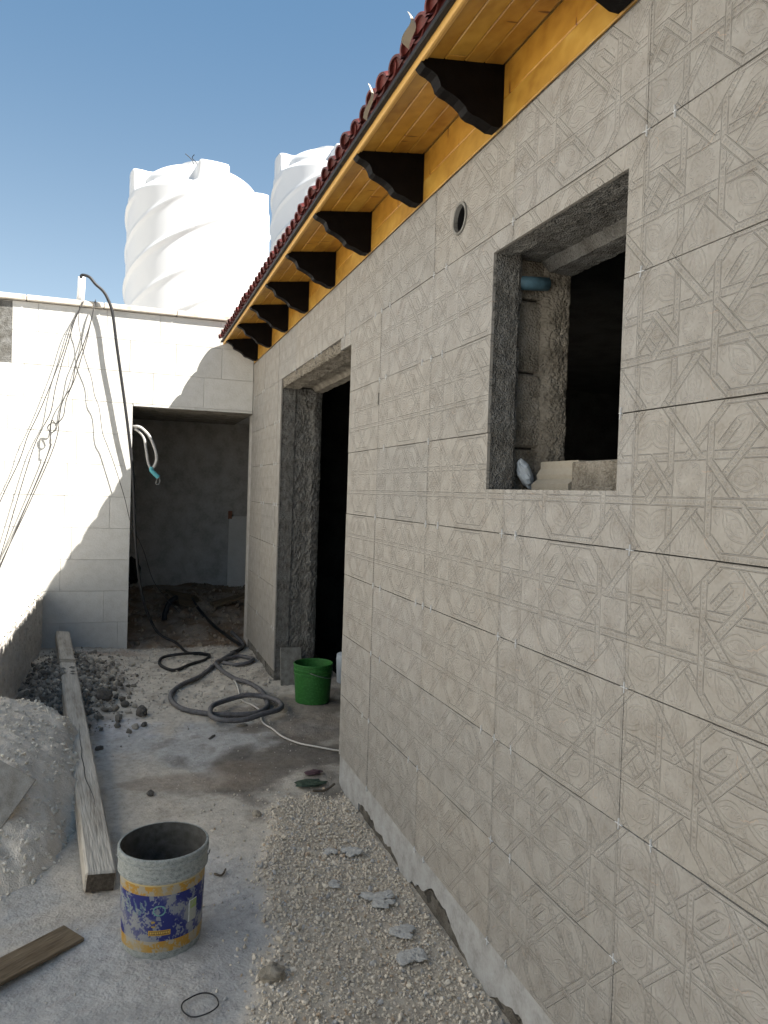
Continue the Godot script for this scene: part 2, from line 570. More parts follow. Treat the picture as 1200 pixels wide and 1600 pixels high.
# the carved pattern of one tile: eight-pointed stars, beaded straps that cross over and under, leaves between them
func tile_relief() -> Image:
	var W := 1024
	var H := 512
	var h := PackedFloat32Array()
	h.resize(W * H)
	var nz := noise(77, 0.02, 3)
	for y in H:
		for x in W:
			h[y * W + x] = 0.16 + 0.05 * nz.get_noise_2d(x, y)
	var px := W / TW
	var stars := []
	for u in [-0.09, 0.29, 0.91, 1.29]:
		for v in [-0.51, 0.49, 1.49]:
			stars.append([Vector2(u * W, v * H), 1.0 if absf(fposmod(u, 1.0) - 0.29) < 0.01 else -1.0])
	for st_ in stars:
		var c: Vector2 = st_[0]
		var sx: float = st_[1]
		for m in [[0.128, -0.088, -0.75, 0.046, 0.025], [0.128, 0.088, 0.75, 0.046, 0.025], [0.15, 0.0, 0.0, 0.045, 0.024], [-0.095, -0.095, 0.75, 0.045, 0.026], [-0.095, 0.095, -0.75, 0.045, 0.026], [0.0, -0.112, 1.57, 0.045, 0.024], [0.0, 0.112, 1.57, 0.045, 0.024], [-0.113, 0.0, 0.0, 0.03, 0.02]]:
			leaf(h, W, H, c + Vector2(m[0] * sx, m[1]) * px, m[2] * sx, m[3] * px, m[4] * px)
		for k in 8:
			leaf(h, W, H, c + Vector2.from_angle(TAU * k / 8.0) * 0.02 * px, TAU * k / 8.0, 0.018 * px, 0.007 * px)
	var rr := RandomNumberGenerator.new()
	rr.seed = 51
	for k in 150:      # small scrolls that fill the fields
		var c := Vector2(rr.randf_range(0, W), rr.randf_range(0, H))
		var f := rr.randf() * TAU
		var a := rr.randf_range(7.0, 15.0)
		var last := c
		for j in 14:
			var p := c + Vector2.from_angle(f + j * 0.42) * a * (1.0 - j / 17.0)
			if j:
				stroke(h, W, H, last, p, 2.2, false, 0.46)
			last = p
	var w := 0.0094 * px
	var bands := [
		[-0.057, -0.160, -0.057, 0.160], [-0.120, -0.046, 0.196, -0.046], [0.102, -0.150, -0.008, -0.046], [0.102, 0.150, -0.008, 0.046],
		[0.057, -0.107, 0.057, 0.107], [-0.120, 0.046, 0.196, 0.046], [0.057, 0.032, 0.239, -0.150], [0.057, -0.032, 0.239, 0.150],
		[0.026, 0.046, -0.085, 0.157], [0.026, -0.046, -0.085, -0.157], [-0.057, -0.022, -0.125, 0.046], [-0.057, 0.022, -0.125, -0.046],
		[0.100, -0.150, 0.196, -0.150], [0.100, 0.150, 0.196, 0.150],
	]
	for b in bands:
		for st_ in stars:
			var c: Vector2 = st_[0]
			var sx: float = st_[1]
			stroke(h, W, H, c + Vector2(b[0] * sx, b[1]) * px, c + Vector2(b[2] * sx, b[3]) * px, w, true, 0.9)
	# where straps cross, the second one runs over the first
	for b in [[-0.057, -0.066, -0.057, -0.026], [0.057, 0.026, 0.057, 0.066], [-0.02, 0.046, 0.03, 0.046], [0.085, -0.066, 0.125, -0.105], [0.09, 0.046, 0.14, 0.046]]:
		for st_ in stars:
			var c: Vector2 = st_[0]
			var sx: float = st_[1]
			stroke(h, W, H, c + Vector2(b[0] * sx, b[1]) * px, c + Vector2(b[2] * sx, b[3]) * px, w, true, 0.95)
	# soften once, as a pressed glaze is soft
	var o := PackedFloat32Array()
	o.resize(W * H)
	for y in H:
		var y0 := maxi(y - 1, 0) * W
		var y1 := y * W
		var y2 := mini(y + 1, H - 1) * W
		for x in W:
			var x0 := maxi(x - 1, 0)
			var x2 := mini(x + 1, W - 1)
			o[y1 + x] = 0.36 * h[y1 + x] + 0.16 * (h[y0 + x] + h[y2 + x] + h[y1 + x0] + h[y1 + x2])
	return Image.create_from_data(W, H, false, Image.FORMAT_RF, o.to_byte_array())


# the printed stone of the tiles: pits, rusty flecks, a few veins
func tile_marks(im: Image, k: int) -> void:
	var r := RandomNumberGenerator.new()
	r.seed = 300 + k
	for i in 26:
		var x := r.randi_range(4, 1016)
		var y := r.randi_range(4, 504)
		var c := L(0.20, 0.17, 0.14) if r.randf() < 0.7 else L(0.36, 0.25, 0.17)
		var a := r.randf_range(1.0, 2.8)
		for dy in range(-3, 4):
			for dx in range(-3, 4):
				if Vector2(dx, dy * 1.5).length() < a:
					im.set_pixel(x + dx, y + dy, im.get_pixel(x + dx, y + dy).lerp(c, 0.75))
	for i in 5:
		var p := Vector2(r.randf_range(40, 980), r.randf_range(40, 470))
		var d := Vector2.from_angle(r.randf() * TAU)
		var c := L(0.46, 0.33, 0.25)
		for j in r.randi_range(30, 90):
			d = d.rotated(r.randf_range(-0.35, 0.35))
			p += d
			var x := int(p.x)
			var y := int(p.y)
			if x > 1 and y > 1 and x < 1022 and y < 510:
				for dy in 2:
					for dx in 2:
						im.set_pixel(x + dx, y + dy, im.get_pixel(x + dx, y + dy).lerp(c, 0.4))


func pine_img() -> Image:
	var im := mottle(2048, 256, 90, 0.018, 0.075, 0.4, [[0.05, L(0.24, 0.108, 0.014)], [0.4, L(0.375, 0.20, 0.033)], [0.65, L(0.445, 0.25, 0.045)], [0.95, L(0.54, 0.335, 0.08)]], 12.0)
	var r := RandomNumberGenerator.new()
	r.seed = 17
	for i in 38:
		var c := Vector2(r.randf_range(30, 2010), r.randf_range(14, 240))
		var a := r.randf_range(4.0, 8.0)
		for y in range(maxi(0, int(c.y - a * 3)), mini(256, int(c.y + a * 3))):
			for x in range(maxi(0, int(c.x - a * 6)), mini(2048, int(c.x + a * 6))):
				var d := Vector2((x - c.x) / 1.5, y - c.y).length() / a
				if d < 1.0:
					im.set_pixel(x, y, im.get_pixel(x, y).lerp(L(0.09, 0.032, 0.01), 0.85 * (1.0 - d * d * 0.5)))
				elif d < 2.6:
					im.set_pixel(x, y, im.get_pixel(x, y).lerp(L(0.33, 0.12, 0.016), 0.5 * (2.6 - d) / 1.6 * (0.6 + 0.4 * sin(d * 9.0))))
	return im


# the worn print round the pail: yellow bands, a scuffed blue field, a sticker and a bar of small letters rubbed away
func label_img() -> Image:
	var W := 1024
	var H := 256
	var im := Image.create(W, H, false, Image.FORMAT_RGB8)
	var a := noise(70, 0.018, 4)
	var b := noise(71, 0.07, 3)
	var c := noise(72, 0.006, 2)
	var dust := L(0.30, 0.295, 0.27)
	for y in H:
		for x in W:
			var col := L(0.36, 0.20, 0.035)
			var wear := a.get_noise_2d(x, y * 0.8) + 0.5 * b.get_noise_2d(x, y)
			var side := c.get_noise_2d(x, y)
			if y > 40 and y < 214:
				col = L(0.022, 0.028, 0.135)
				if wear + side * 0.5 > -0.02:
					col = col.lerp(L(0.20, 0.215, 0.235), clampf((wear + side * 0.5 + 0.02) * 7.0, 0.0, 0.92))
			elif y < 6:
				col = L(0.45, 0.36, 0.18)
			else:
				col = col.lerp(dust, clampf((wear + 0.12) * 2.6, 0.0, 0.8))
			col = col.lerp(dust, clampf(0.12 + side * 0.9 + 0.2 * b.get_noise_2d(x + 300, y), 0.0, 0.75))
			im.set_pixel(x, y, col)
	# tall pale strokes of lettering, mostly gone
	var r := RandomNumberGenerator.new()
	r.seed = 5
	for rep in [0, 512]:
		for k in 7:
			var x0: int = rep + 20 + k * 22 + r.randi_range(-3, 3)
			for y in range(58, 118):
				for x in range(x0, x0 + 8 + (k % 3) * 2):
					var bent := x + int(5.0 * sin(y * 0.11 + k))
					if a.get_noise_2d(bent * 2.0, y * 2.0) > -0.12:
						im.set_pixel(posmod(bent, W), y, im.get_pixel(posmod(bent, W), y).lerp(L(0.20, 0.30, 0.24), 0.55))
		for f in range(0, 628):
			var q := Vector2(rep + 210 + cos(f * 0.01) * 22.0, 96 + sin(f * 0.01) * 18.0)
			im.fill_rect(Rect2i(int(q.x), int(q.y), 4, 4), L(0.13, 0.27, 0.24))
		# sticker
		for y in range(88, 170):
			for x in range(rep + 330, rep + 374):
				var n := b.get_noise_2d(x * 0.7, y * 0.7)
				var col := L(0.24, 0.34, 0.09) if y < 122 and x > rep + 338 else L(0.33, 0.34, 0.29)
				if y < 92 or x < rep + 336:
					col = L(0.55, 0.58, 0.57)
				im.set_pixel(x, y, col.lerp(dust, clampf(0.25 + n, 0.0, 0.8)))
		# bar with a line of small letters
		im.fill_rect(Rect2i(rep + 170, 172, 86, 20), L(0.42, 0.25, 0.035))
		im.fill_rect(Rect2i(rep + 174, 175, 78, 14), L(0.16, 0.10, 0.03))
		for k in 11:
			im.fill_rect(Rect2i(rep + 177 + k * 7, 178, 4, 8 - (k % 3)), L(0.50, 0.33, 0.08))
		for y in range(134, 166):
			for x in range(rep + 172, rep + 204):
				if Vector2(x - rep - 188, y - 148).length() < 13 and a.get_noise_2d(x * 2.0, y * 2.0) > -0.1:
					im.set_pixel(x, y, L(0.34, 0.24, 0.06))
	return im


# ================================================================ ground
func gravel_share(x: float, z: float) -> float:
	var edge := 0.52
	if z > -2.5:
		edge = lerpf(0.52, 0.27, clampf((z + 2.5) / 0.55, 0.0, 1.0))
	elif z < -2.9:
		edge = lerpf(0.52, 0.74, clampf((-2.9 - z) / 0.75, 0.0, 1.0))
	edge += 0.06 * N2.get_noise_2d(x * 3.0, z * 3.0)
	var s := smoothstep(edge - 0.05, edge + 0.05, x)
	return s * smoothstep(-3.72, -3.58, z + 0.05 * N2.get_noise_2d(x * 5.0, 4.0))


func gy(x: float, z: float) -> float:
	var y := -1.5 + 0.055 * clampf((-z - 4.2) / 1.4, 0.0, 1.0)
	if z < BACK:
		y += 0.25 * smoothstep(-7.1, -9.2, z) + 0.05 * N1.get_noise_2d(x * 1.6, z * 1.6)
	y += 0.085 * exp(-pow((x + 0.42) / 0.36, 2.0) - pow((z + 6.2) / 0.75, 2.0))
	y += 0.075 * exp(-pow((x + 0.38) / 0.26, 2.0) - pow((z + 5.5) / 0.45, 2.0))
	var near := smoothstep(-3.9, -3.6, z)
	y -= 0.05 * near * smoothstep(0.45, 1.05, x)
	y += 0.02 * gravel_share(x, z)
	var heap := exp(-pow((x + 0.38) / 0.32, 2.0) - pow((z + 5.6) / 0.7, 2.0))
	y += heap * (0.030 * N2.get_noise_2d(x * 7.0, z * 7.0) + 0.016 * N3.get_noise_2d(x * 19.0, z * 19.0))
	var lumpy := 1.0 + 1.3 * smoothstep(-4.6, -5.6, z)
	y += 0.009 * lumpy * N1.get_noise_2d(x * 2.4, z * 2.4) + 0.0032 * lumpy * N2.get_noise_2d(x * 14.0, z * 14.0) + 0.0022 * lumpy * N3.get_noise_2d(x * 40.0, z * 40.0)
	return y


func near_to(x: float, z: float, cx: float, cz: float, rx: float, rz: float) -> float:
	var w := N1.get_noise_2d(x * 2.2 + cx * 7.0, z * 2.2)
	var d := sqrt(pow((x - cx) / rx, 2.0) + pow((z - cz) / rz, 2.0)) + w * 0.9
	return smoothstep(1.15, 0.55, d)


func ground_color(x: float, z: float) -> Color:
	var c := Color(0.555, 0.51, 0.44)
	c = c.lerp(Color(0.41, 0.41, 0.405), smoothstep(-3.4, -2.7, z) * 0.8)
	c = c.lerp(Color(0.46, 0.46, 0.45), near_to(x, z, 0.45, -4.45, 0.75, 0.42) * 0.85)
	c = c.lerp(Color(0.540, 0.540, 0.555), near_to(x, z, 0.03, -4.85, 0.32, 0.16) * 0.8)
	c = c.lerp(Color(0.44, 0.44, 0.44), near_to(x, z, 0.28, -2.75, 0.3, 0.55) * 0.7)
	c = c.lerp(Color(0.540, 0.480, 0.398), near_to(x, z, -0.1, -3.5, 0.4, 0.8) * 0.7)
	c = c.lerp(Color(0.165, 0.147, 0.126), near_to(x, z, 0.92, -4.08, 0.55, 0.50) * 0.92)
	c = c.lerp(Color(0.210, 0.180, 0.150), near_to(x, z, 1.2, -4.85, 0.48, 0.5) * 0.8)
	c = c.lerp(Color(0.285, 0.232, 0.180), near_to(x, z, 0.42, -3.95, 0.36, 0.18) * 0.6)
	c = c.lerp(Color(0.20, 0.185, 0.165), near_to(x, z, -0.42, -5.55, 0.40, 0.8) * 0.85)
	c = c.lerp(Color(0.405, 0.292, 0.225), near_to(x, z, -0.1, -6.75, 0.28, 0.16) * 0.5)
	c = c.lerp(Color(0.52, 0.465, 0.385), gravel_share(x, z))
	if z < BACK + 0.1:
		var r := Color(0.255, 0.180, 0.120).lerp(Color(0.360, 0.300, 0.240), clampf(0.5 + N1.get_noise_2d(x * 3.0, z * 3.0) * 1.6, 0.0, 1.0))
		c = c.lerp(r, smoothstep(BACK + 0.1, BACK - 0.1, z + 0.1 * N2.get_noise_2d(x * 4.0, 1.0)))
	c = c.lerp(Color(0.25, 0.215, 0.175), smoothstep(0.22, 0.5, N1.get_noise_2d(x * 2.6 + 9.0, z * 2.6)) * 0.45 * smoothstep(-3.0, -3.6, z))
	var streak := N1.get_noise_2d(x * 1.4 + 31.0, z * 4.0)
	c = c * (1.0 + 0.16 * streak + 0.12 * N2.get_noise_2d(x * 7.0, z * 7.0))
	c.a = 1.0
	return c


func ground() -> void:
	var s := begin(true)
	var x0 := -0.72
	var x1 := 1.62
	var zs := []
	var z := -9.55
	while z < 2.4:
		zs.append(z)
		z += 0.028 if z < -5.0 else (0.02 if z < -1.4 else 0.1)
	var xs := []
	for i in 24:
		xs.append(-5.7 + i * 0.207)
	for i in 126:
		xs.append(lerpf(x0, x1, i / 125.0))
	var nx := xs.size() - 1
	for j in zs.size():
		for i in nx + 1:
			var x: float = xs[i]
			s.set_color(ground_color(x, zs[j]))
			s.set_uv(Vector2(x, zs[j]))
			s.add_vertex(V(x, gy(x, zs[j]), zs[j]))
	for j in zs.size() - 1:
		for i in nx:
			var k := j * (nx + 1) + i
			for e in [k, k + 1, k + nx + 1, k + 1, k + nx + 2, k + nx + 1]:
				s.add_index(e)
	s.generate_normals()
	var m := s.commit()
	var o := put(m, "alley_ground", M.ground)
	tag(o, "dusty beige and grey earth floor of the alley with cement spills", "ground", "", "structure")
	var s2 := begin()
	quad(s2, V(-300, -1.78, -300), V(300, -1.78, -300), V(300, -1.78, 300), V(-300, -1.78, 300), Vector3.UP)
	tag(obj("ground", s2, M.soil), "bare pale soil around the buildings", "ground", "", "structure")


func terrace() -> void:
	var s := begin()
	slab(s, V(-5.6, -1.7, -7.0), V(-0.852, -0.905, -4.56))
	tag(obj("terrace", s, M.terrace), "sunlit pale terrace behind the low wall", "terrace", "", "structure")
	var t := thing("retaining_wall", "low grey wall with combed plaster at the left edge below the sunlit terrace", "wall", V(-0.75, -1.5, -5.775))
	var b := begin()
	# its face is a fine grid with upright ridges
	rough(b, V(0.10, -0.2, -1.225), V(0, 0, 2.44), V(0, 0.80, 0), 260, 10, Vector3.RIGHT, 0.006, 3.0, func(u: float, v: float) -> float:
		return 0.020 * N2.get_noise_2d(u * 36.0, v * 0.9) + 0.010 * N3.get_noise_2d(u * 100.0, v * 1.6 + 5.0))
	slab(b, V(-0.10, -0.25, -1.225), V(0.085, 0.597, 1.22))
	obj("wall_body", b, M.combed, t)
	var c := begin()
	slab(c, V(-0.10, 0.597, -1.225), V(0.103, 0.612, 1.225), 0.004)
	obj("wall_cap", c, M.terrace, t)


# unseen house left of the view, placed to bounce sunlight onto wall and ground
func unseen_house() -> void:
	var t := thing("unseen_bounce_house", "unseen white rendered house out of view to the left, placed to bounce sunlight into the alley", "building", V(-5.6, -1.6, -2.5))
	var s := begin()
	slab(s, V(-8.0, -0.3, -9.0), V(0, 7.8, 9.5), 0.01)
	obj("wall", s, M.cream, t)
	s = begin()
	slab(s, V(-8.1, 7.8, -9.1), V(0.1, 7.95, 9.6), 0.01)
	obj("parapet", s, M.coping, t)
	for row in 2:
		for k in 4:
			s = begin()
			slab(s, V(-0.02, 1.0 + row * 3.0, -7.0 + k * 4.3), V(0.03, 2.3 + row * 3.0, -5.9 + k * 4.3), 0.01)
			var w := obj("window", s, M.pvc, t)
			s = begin()
			slab(s, V(0.028, 1.07 + row * 3.0, -6.93 + k * 4.3), V(0.034, 2.23 + row * 3.0, -5.97 + k * 4.3))
			obj("pane", s, M.pane, w)


# ================================================================ the white stone wall with the doorway
func stone_wall() -> void:
	var t := thing("stone_wall", "pale limestone block wall with a dark doorway and stone coping, half in sun", "building", V(0, -1.5, BACK))
	var o := V(0, 1.5, -BACK)
	var s := begin()
	slab(s, V(-3.2, -1.75, -7.25) + o, V(0.042, 1.50, -7.006) + o)
	slab(s, V(0.042, 0.692, -7.25) + o, V(1.0965, 1.50, -7.006) + o)
	slab(s, V(1.0985, -1.75, -7.25) + o, V(2.3, 1.50, -7.006) + o)
	obj("wall_body", s, M.block_joint, t)
	# room behind it
	s = begin()
	slab(s, V(-1.4, -1.75, -9.7) + o, V(2.3, 1.20, -9.45) + o)
	slab(s, V(-1.4, -1.75, -9.45) + o, V(-1.2, 1.20, -7.25) + o)
	slab(s, V(2.0, -1.75, -9.45) + o, V(2.3, 1.20, -7.25) + o)
	slab(s, V(-1.4, 1.20, -9.7) + o, V(2.3, 1.42, -7.25) + o)
	slab(s, V(-1.2, 0.70, -8.3) + o, V(2.0, 1.20, -7.25) + o)
	slab(s, V(-1.2, 0.80, -9.45) + o, V(2.0, 1.20, -9.30) + o)
	obj("inner_room", s, M.room, t)
	# courses of blocks, cut round the doorway and the bare patch
	var r := RandomNumberGenerator.new()
	r.seed = 21
	var y := 1.505 - 0.246
	var tops := [1.503]
	while y > -1.8:
		tops.append(y)
		y -= 0.273
	for k in tops.size() - 1:
		var top: float = tops[k]
		var low: float = tops[k + 1]
		var x: float = -3.15 + r.randf() * 0.3
		while x < 1.085:
			var w := r.randf_range(0.36, 0.62)
			var a := x
			var b := minf(x + w, 1.083)
			if b > 0.95:
				b = 1.083
			x = b + 0.0025
			var lo := low
			var hi := top
			if lo < 0.69 and hi > 0.69:      # the course that the lintel cuts
				if b > 0.044 and a > 0.044:
					lo = 0.692
				elif b > 0.044:
					b = 0.043
					x = 0.047
			elif hi <= 0.69:
				if a >= 0.043:
					continue
				if b > 0.0:
					b = 0.043
			if b < -0.918 and lo > 0.95 and a > -1.7 or b - a < 0.03:
				continue
			if a < -0.922 and b > -0.922 and lo > 0.95:
				a = -0.922
			var g := begin()
			var c := V((a + b) / 2.0, (lo + hi) / 2.0, -7.008 + r.randf_range(-0.0012, 0.0012))
			box(g, c + o, V(b - a, hi - lo - 0.0025, 0.016), 0.0022)
			obj("stone_block", g, M.block[r.randi() % 3], t)
	# bare concrete where the cladding is missing
	s = begin()
	rough(s, V(-1.7, 0.985, -7.002) + o, V(0.776, 0, 0), V(0, 0.51, 0), 60, 40, V(0, 0, 1), 0.0018, 9.0)
	obj("bare_patch", s, M.rough_concrete, t)
	# coping stones
	var x2 := -3.23
	for k in 8:
		var g := begin()
		var w2 := 0.60
		var a2 := x2 + k * 0.604
		if a2 > 1.6:
			break
		var b2 := minf(a2 + w2, 1.60)
		box(g, V((a2 + b2) / 2.0, 1.531, -7.11) + o, V(b2 - a2, 0.048, 0.285), 0.006)
		obj("coping_stone", g, M.coping, t)
	# rough plaster on the sides of the doorway
	s = begin()
	rough(s, V(0.046, -1.6, -7.012) + o, V(0, 0, -0.238), V(0, 2.29, 0), 16, 60, V(1, 0, 0), 0.004, 6.0)
	obj("door_reveal", s, M.rough_concrete, t)
	s = begin()
	rough(s, V(0.042, 0.688, -7.014) + o, V(1.05, 0, 0), V(0, 0, -1.28), 60, 40, V(0, -1, 0), 0.004, 6.0)
	obj("door_soffit", s, M.lintel, t)


# ================================================================ the house with the tiled wall
func rect(a: float, b: float, c: float, d: float) -> PackedVector2Array:
	return PackedVector2Array([Vector2(a, c), Vector2(b, c), Vector2(b, d), Vector2(a, d)])


func disc(c: Vector2, r: float) -> PackedVector2Array:
	var p := PackedVector2Array()
	for k in 28:
		p.append(c + Vector2.from_angle(TAU * k / 28.0) * r)
	return p


func house() -> void:
	var h := thing("house", "single-storey house clad in beige carved tiles under a red tiled roof", "building", V(D, -1.5, 0))
	var o := V(-D, 1.5, 0)
	# ---- the wall behind the tiles
	var s := begin()
	var xa := D + 0.0135
	var xb := 1.405
	slab(s, V(xa, -1.75, -6.999) + o, V(xb, 1.33, -5.68) + o)
	slab(s, V(xa, 0.785, -5.68) + o, V(xb, 1.33, -3.78) + o)
	slab(s, V(xa, -1.75, -3.78) + o, V(xb, 0.90, -2.27) + o)
	slab(s, V(xa, 1.036, -3.78) + o, V(xb, 1.33, -2.27) + o)
	slab(s, V(xa, 0.90, -3.78) + o, V(xb, 1.036, -2.523) + o)
	slab(s, V(xa, 0.90, -2.387) + o, V(xb, 1.036, -2.27) + o)
	slab(s, V(xa, -1.75, -2.27) + o, V(xb, 0.018, -1.506) + o)
	slab(s, V(xa, 0.79, -2.27) + o, V(xb, 1.33, -1.506) + o)
	slab(s, V(xa, -1.75, -1.506) + o, V(xb, 1.33, 6.0) + o)
	var wall := obj("wall", s, M.mortar, h)
	# ---- tiles
	var cuts := [rect(-5.64, -3.78, -1.9, 0.765), rect(-5.64, -3.985, 0.764, 0.829), rect(-2.185, -1.506, 0.024, 0.772), disc(Vector2(-2.455, 0.968), 0.056), rect(-3.318, -3.296, 0.405, 0.46), rect(-5.90, -5.885, 0.225, 0.27)]
	var r := RandomNumberGenerator.new()
	r.seed = 33
	var full: ArrayMesh = null
	for row in 8:
		var top := Y0 + TH if row == 0 else Y0 - TH * (row - 1)
		var low := top - TH
		for col in range(-9, 4):
			var a := Z0 + TW * col
			var b := a + TW
			if a < -6.998:
				a = -6.998
			if b - a < 0.02:
				continue
			var polys: Array = [rect(a + 0.0008, b - 0.0008, low + 0.0014, top - 0.0014)]
			if row == 0 and col == -2:      # the hole: cut the tile in two at its middle first
				polys = [rect(a + 0.0008, -2.4551, low + 0.0014, top - 0.0014), rect(-2.4549, b - 0.0008, low + 0.0014, top - 0.0014)]
			var whole := polys.size() == 1 and a > -6.99
			for cut in cuts:
				var next := []
				for p in polys:
					if Geometry2D.intersect_polygons(p, cut).is_empty():
						next.append(p)
						continue
					whole = false
					next.append_array(Geometry2D.clip_polygons(p, cut))
				polys = next
			if polys.is_empty():
				continue
			var za := Z0 + TW * col
			var place := func(p: Vector2, t: float) -> Vector3:
				return V(t * 0.0105, p.y - low, p.x - za)
			var uv := func(p: Vector2) -> Vector2:
				return Vector2((p.x - za) / TW, (top - p.y) / TH)
			var mesh: ArrayMesh
			if whole and full:
				mesh = full
			else:
				var g := begin()
				for p in polys:
					prism(g, p, place, uv)
				mesh = done(g)
				if whole:
					full = mesh
			var m: Material = M.tile[r.randi() % 16]
			var tile := put(mesh, "wall_tile", m, wall)
			tile.position = V(D + r.randf_range(-0.0009, 0.0009), low, za) + o
			tile.rotation = V(0, r.randf_range(-0.0012, 0.0012), r.randf_range(-0.0012, 0.0012))
	# ---- white cross spacers left in the joints
	var cross := begin()
	box(cross, Vector3.ZERO, V(0.005, 0.026, 0.0018), 0.0006)
	box(cross, V(0.0004, 0, 0), V(0.005, 0.0018, 0.026), 0.0006)
	var cross_mesh := done(cross)
	var bar := begin()
	box(bar, Vector3.ZERO, V(0.006, 0.028, 0.0017), 0.0006)
	box(bar, V(0.0004, 0, 0), V(0.006, 0.0022, 0.010), 0.0006)
	var bar_mesh := done(bar)
	for row in 8:
		var y := Y0 - TH * row
		for col in range(-9, 4):
			for e in [0, 1, 2]:
				var z := Z0 + TW * col
				if e == 1:
					z += r.randf_range(0.07, 0.13)
				elif e == 2:
					z -= r.randf_range(0.05, 0.10)
				if e == 0 and r.randf() < 0.28 or e == 1 and r.randf() < 0.5 or e == 2 and r.randf() < 0.72:
					continue
				if z < -6.9 or z > -5.66 and z < -3.77 and y < 0.77 or z > -2.2 and z < -1.5 and y > 0.02 and y < 0.78:
					continue
				var sp := put(cross_mesh if e == 0 or r.randf() < 0.2 else bar_mesh, "tile_spacer", M.spacer, wall)
				sp.position = V(D - 0.0008, y, z) + o
				sp.rotation = V(r.randf_range(-0.12, 0.12), 0, 0)
	# ---- the pipe through the wall
	s = begin()
	lathe(s, Vector3.ZERO, [Vector2(0.0475, 0.34), Vector2(0.0475, 0.004), Vector2(0.053, 0.004), Vector2(0.053, 0.34)], 32, true, Basis(V(0, 0, 1), -PI / 2))
	obj("vent_pipe", s, M.black, h).position = V(D - 0.002, 0.968, -2.455) + o  # black colour stands in for the shade inside the hole
	s = begin()
	lathe(s, Vector3.ZERO, [Vector2(0.047, 0.012), Vector2(0.047, -0.0035), Vector2(0.0555, -0.0035), Vector2(0.0555, 0.012)], 32, true, Basis(V(0, 0, 1), -PI / 2))
	obj("vent_rim", s, M.panel, h).position = V(D - 0.002, 0.968, -2.455) + o
	# ---- plaster skirt below the tiles, torn along its lower edge
	var torn := PackedVector2Array()
	torn.append(Vector2(1.2, -1.366))
	torn.append(Vector2(-3.775, -1.366))
	var zz := -3.775
	while zz < 1.2:
		var tear := 0.5 + 0.5 * N1.get_noise_2d(zz * 2.6, 3.0) * 2.0
		var ly := -1.60
		if zz > -3.45:
			ly = -1.492 + 0.11 * N1.get_noise_2d(zz * 1.9, 3.0) + 0.014 * N2.get_noise_2d(zz * 11.0, 0.0) + 0.008 * N3.get_noise_2d(zz * 45.0, 0.0)
		torn.append(Vector2(zz, ly))
		zz += 0.018
	s = begin()
	prism(s, torn, func(p: Vector2, t: float) -> Vector3: return V(D + 0.0045 + 0.009 * t, p.y, p.x) + o, no_uv)
	obj("plaster_skirt", s, M.plaster, h)
	s = begin()
	rough(s, V(D + 0.013, -1.70, -3.78) + o, V(0, 0, 5.0), V(0, 0.33, 0), 400, 26, V(-1, 0, 0), 0.003, 8.0)
	obj("bare_footing", s, M.dark_plaster, h)
	s = begin()
	rough(s, V(D + 0.012, -1.70, -6.99) + o, V(0, 0, 1.31), V(0, 0.34, 0), 90, 26, V(-1, 0, 0), 0.004, 8.0)
	obj("bare_footing", s, M.concrete, h)
	# ---- the door opening
	s = begin()
	rough(s, V(D + 0.004, -1.65, -5.645) + o, V(0.105, 0, 0), V(0, 2.42, 0), 14, 220, V(0, 0, 1), 0.007, 9.0)
	rough(s, V(D + 0.109, -1.65, -5.655) + o, V(0.212, 0, 0), V(0, 2.42, 0), 26, 220, V(0, 0, 1), 0.013, 7.0, func(u: float, v: float) -> float:
		return 0.012 * exp(-pow((u - 0.72) / 0.12, 2.0)) - 0.012 * smoothstep(0.9, 1.0, u) + 0.006 * N3.get_noise_2d(u * 12.0, v * 70.0))
	obj("door_reveal", s, M.rough_concrete, h)
	s = begin()
	rough(s, V(D + 0.006, 0.768, -5.66) + o, V(0, 0, 1.88), V(0.13, 0, 0), 140, 12, V(0, -1, 0), 0.008, 9.0)
	rough(s, V(D + 0.136, 0.778, -5.66) + o, V(0, 0, 1.88), V(0.19, 0, 0), 140, 14, V(0, -1, 0), 0.006, 7.0, func(u: float, v: float) -> float:
		return 0.03 * smoothstep(0.55, 0.62, v) - 0.004)
	obj("door_lintel", s, M.lintel, h)
	s = begin()
	rough(s, V(D + 0.006, 0.762, -5.64) + o, V(0, 0, 1.655), V(0, 0.066, 0), 240, 14, V(-1, 0, 0), 0.010, 14.0, func(u: float, v: float) -> float:
		return 0.010 * N3.get_noise_2d(u * 60.0, v * 5.0) - 0.004)
	obj("broken_lintel_edge", s, M.lintel, h)
	# ---- the window opening
	s = begin()
	rough(s, V(D + 0.004, 0.018, -2.187) + o, V(0.104, 0, 0), V(0, 0.775, 0), 22, 120, V(0, 0, 1), 0.005, 12.0, func(u: float, v: float) -> float:
		return -0.012 * smoothstep(0.86, 1.0, u) * (1.0 + N2.get_noise_2d(3.0, v * 9.0)))
	slab(s, V(D + 0.0135, 0.018, -2.27) + o, V(D + 0.106, 0.79, -2.196) + o)
	obj("window_reveal", s, M.rough_concrete, h)
	s = begin()
	rough(s, V(1.285, 0.018, -2.222) + o, V(0.118, 0, 0), V(0, 0.775, 0), 26, 130, V(0, 0, 1), 0.009, 10.0, func(u: float, v: float) -> float:
		return -0.035 * pow(1.0 - u, 6.0) - 0.02 * smoothstep(0.9, 1.0, u))
	obj("window_reveal", s, M.lintel, h)
	var ys := [0.018, 0.165, 0.415, 0.655, 0.79]
	for k in 4:
		s = begin()
		slab(s, V(1.215, ys[k] + 0.004, -2.27) + o, V(1.31, ys[k + 1] - 0.004, -2.243 + 0.004 * (k % 2)) + o, 0.006)
		obj("jamb_block", s, M.lintel, h)
	s = begin()
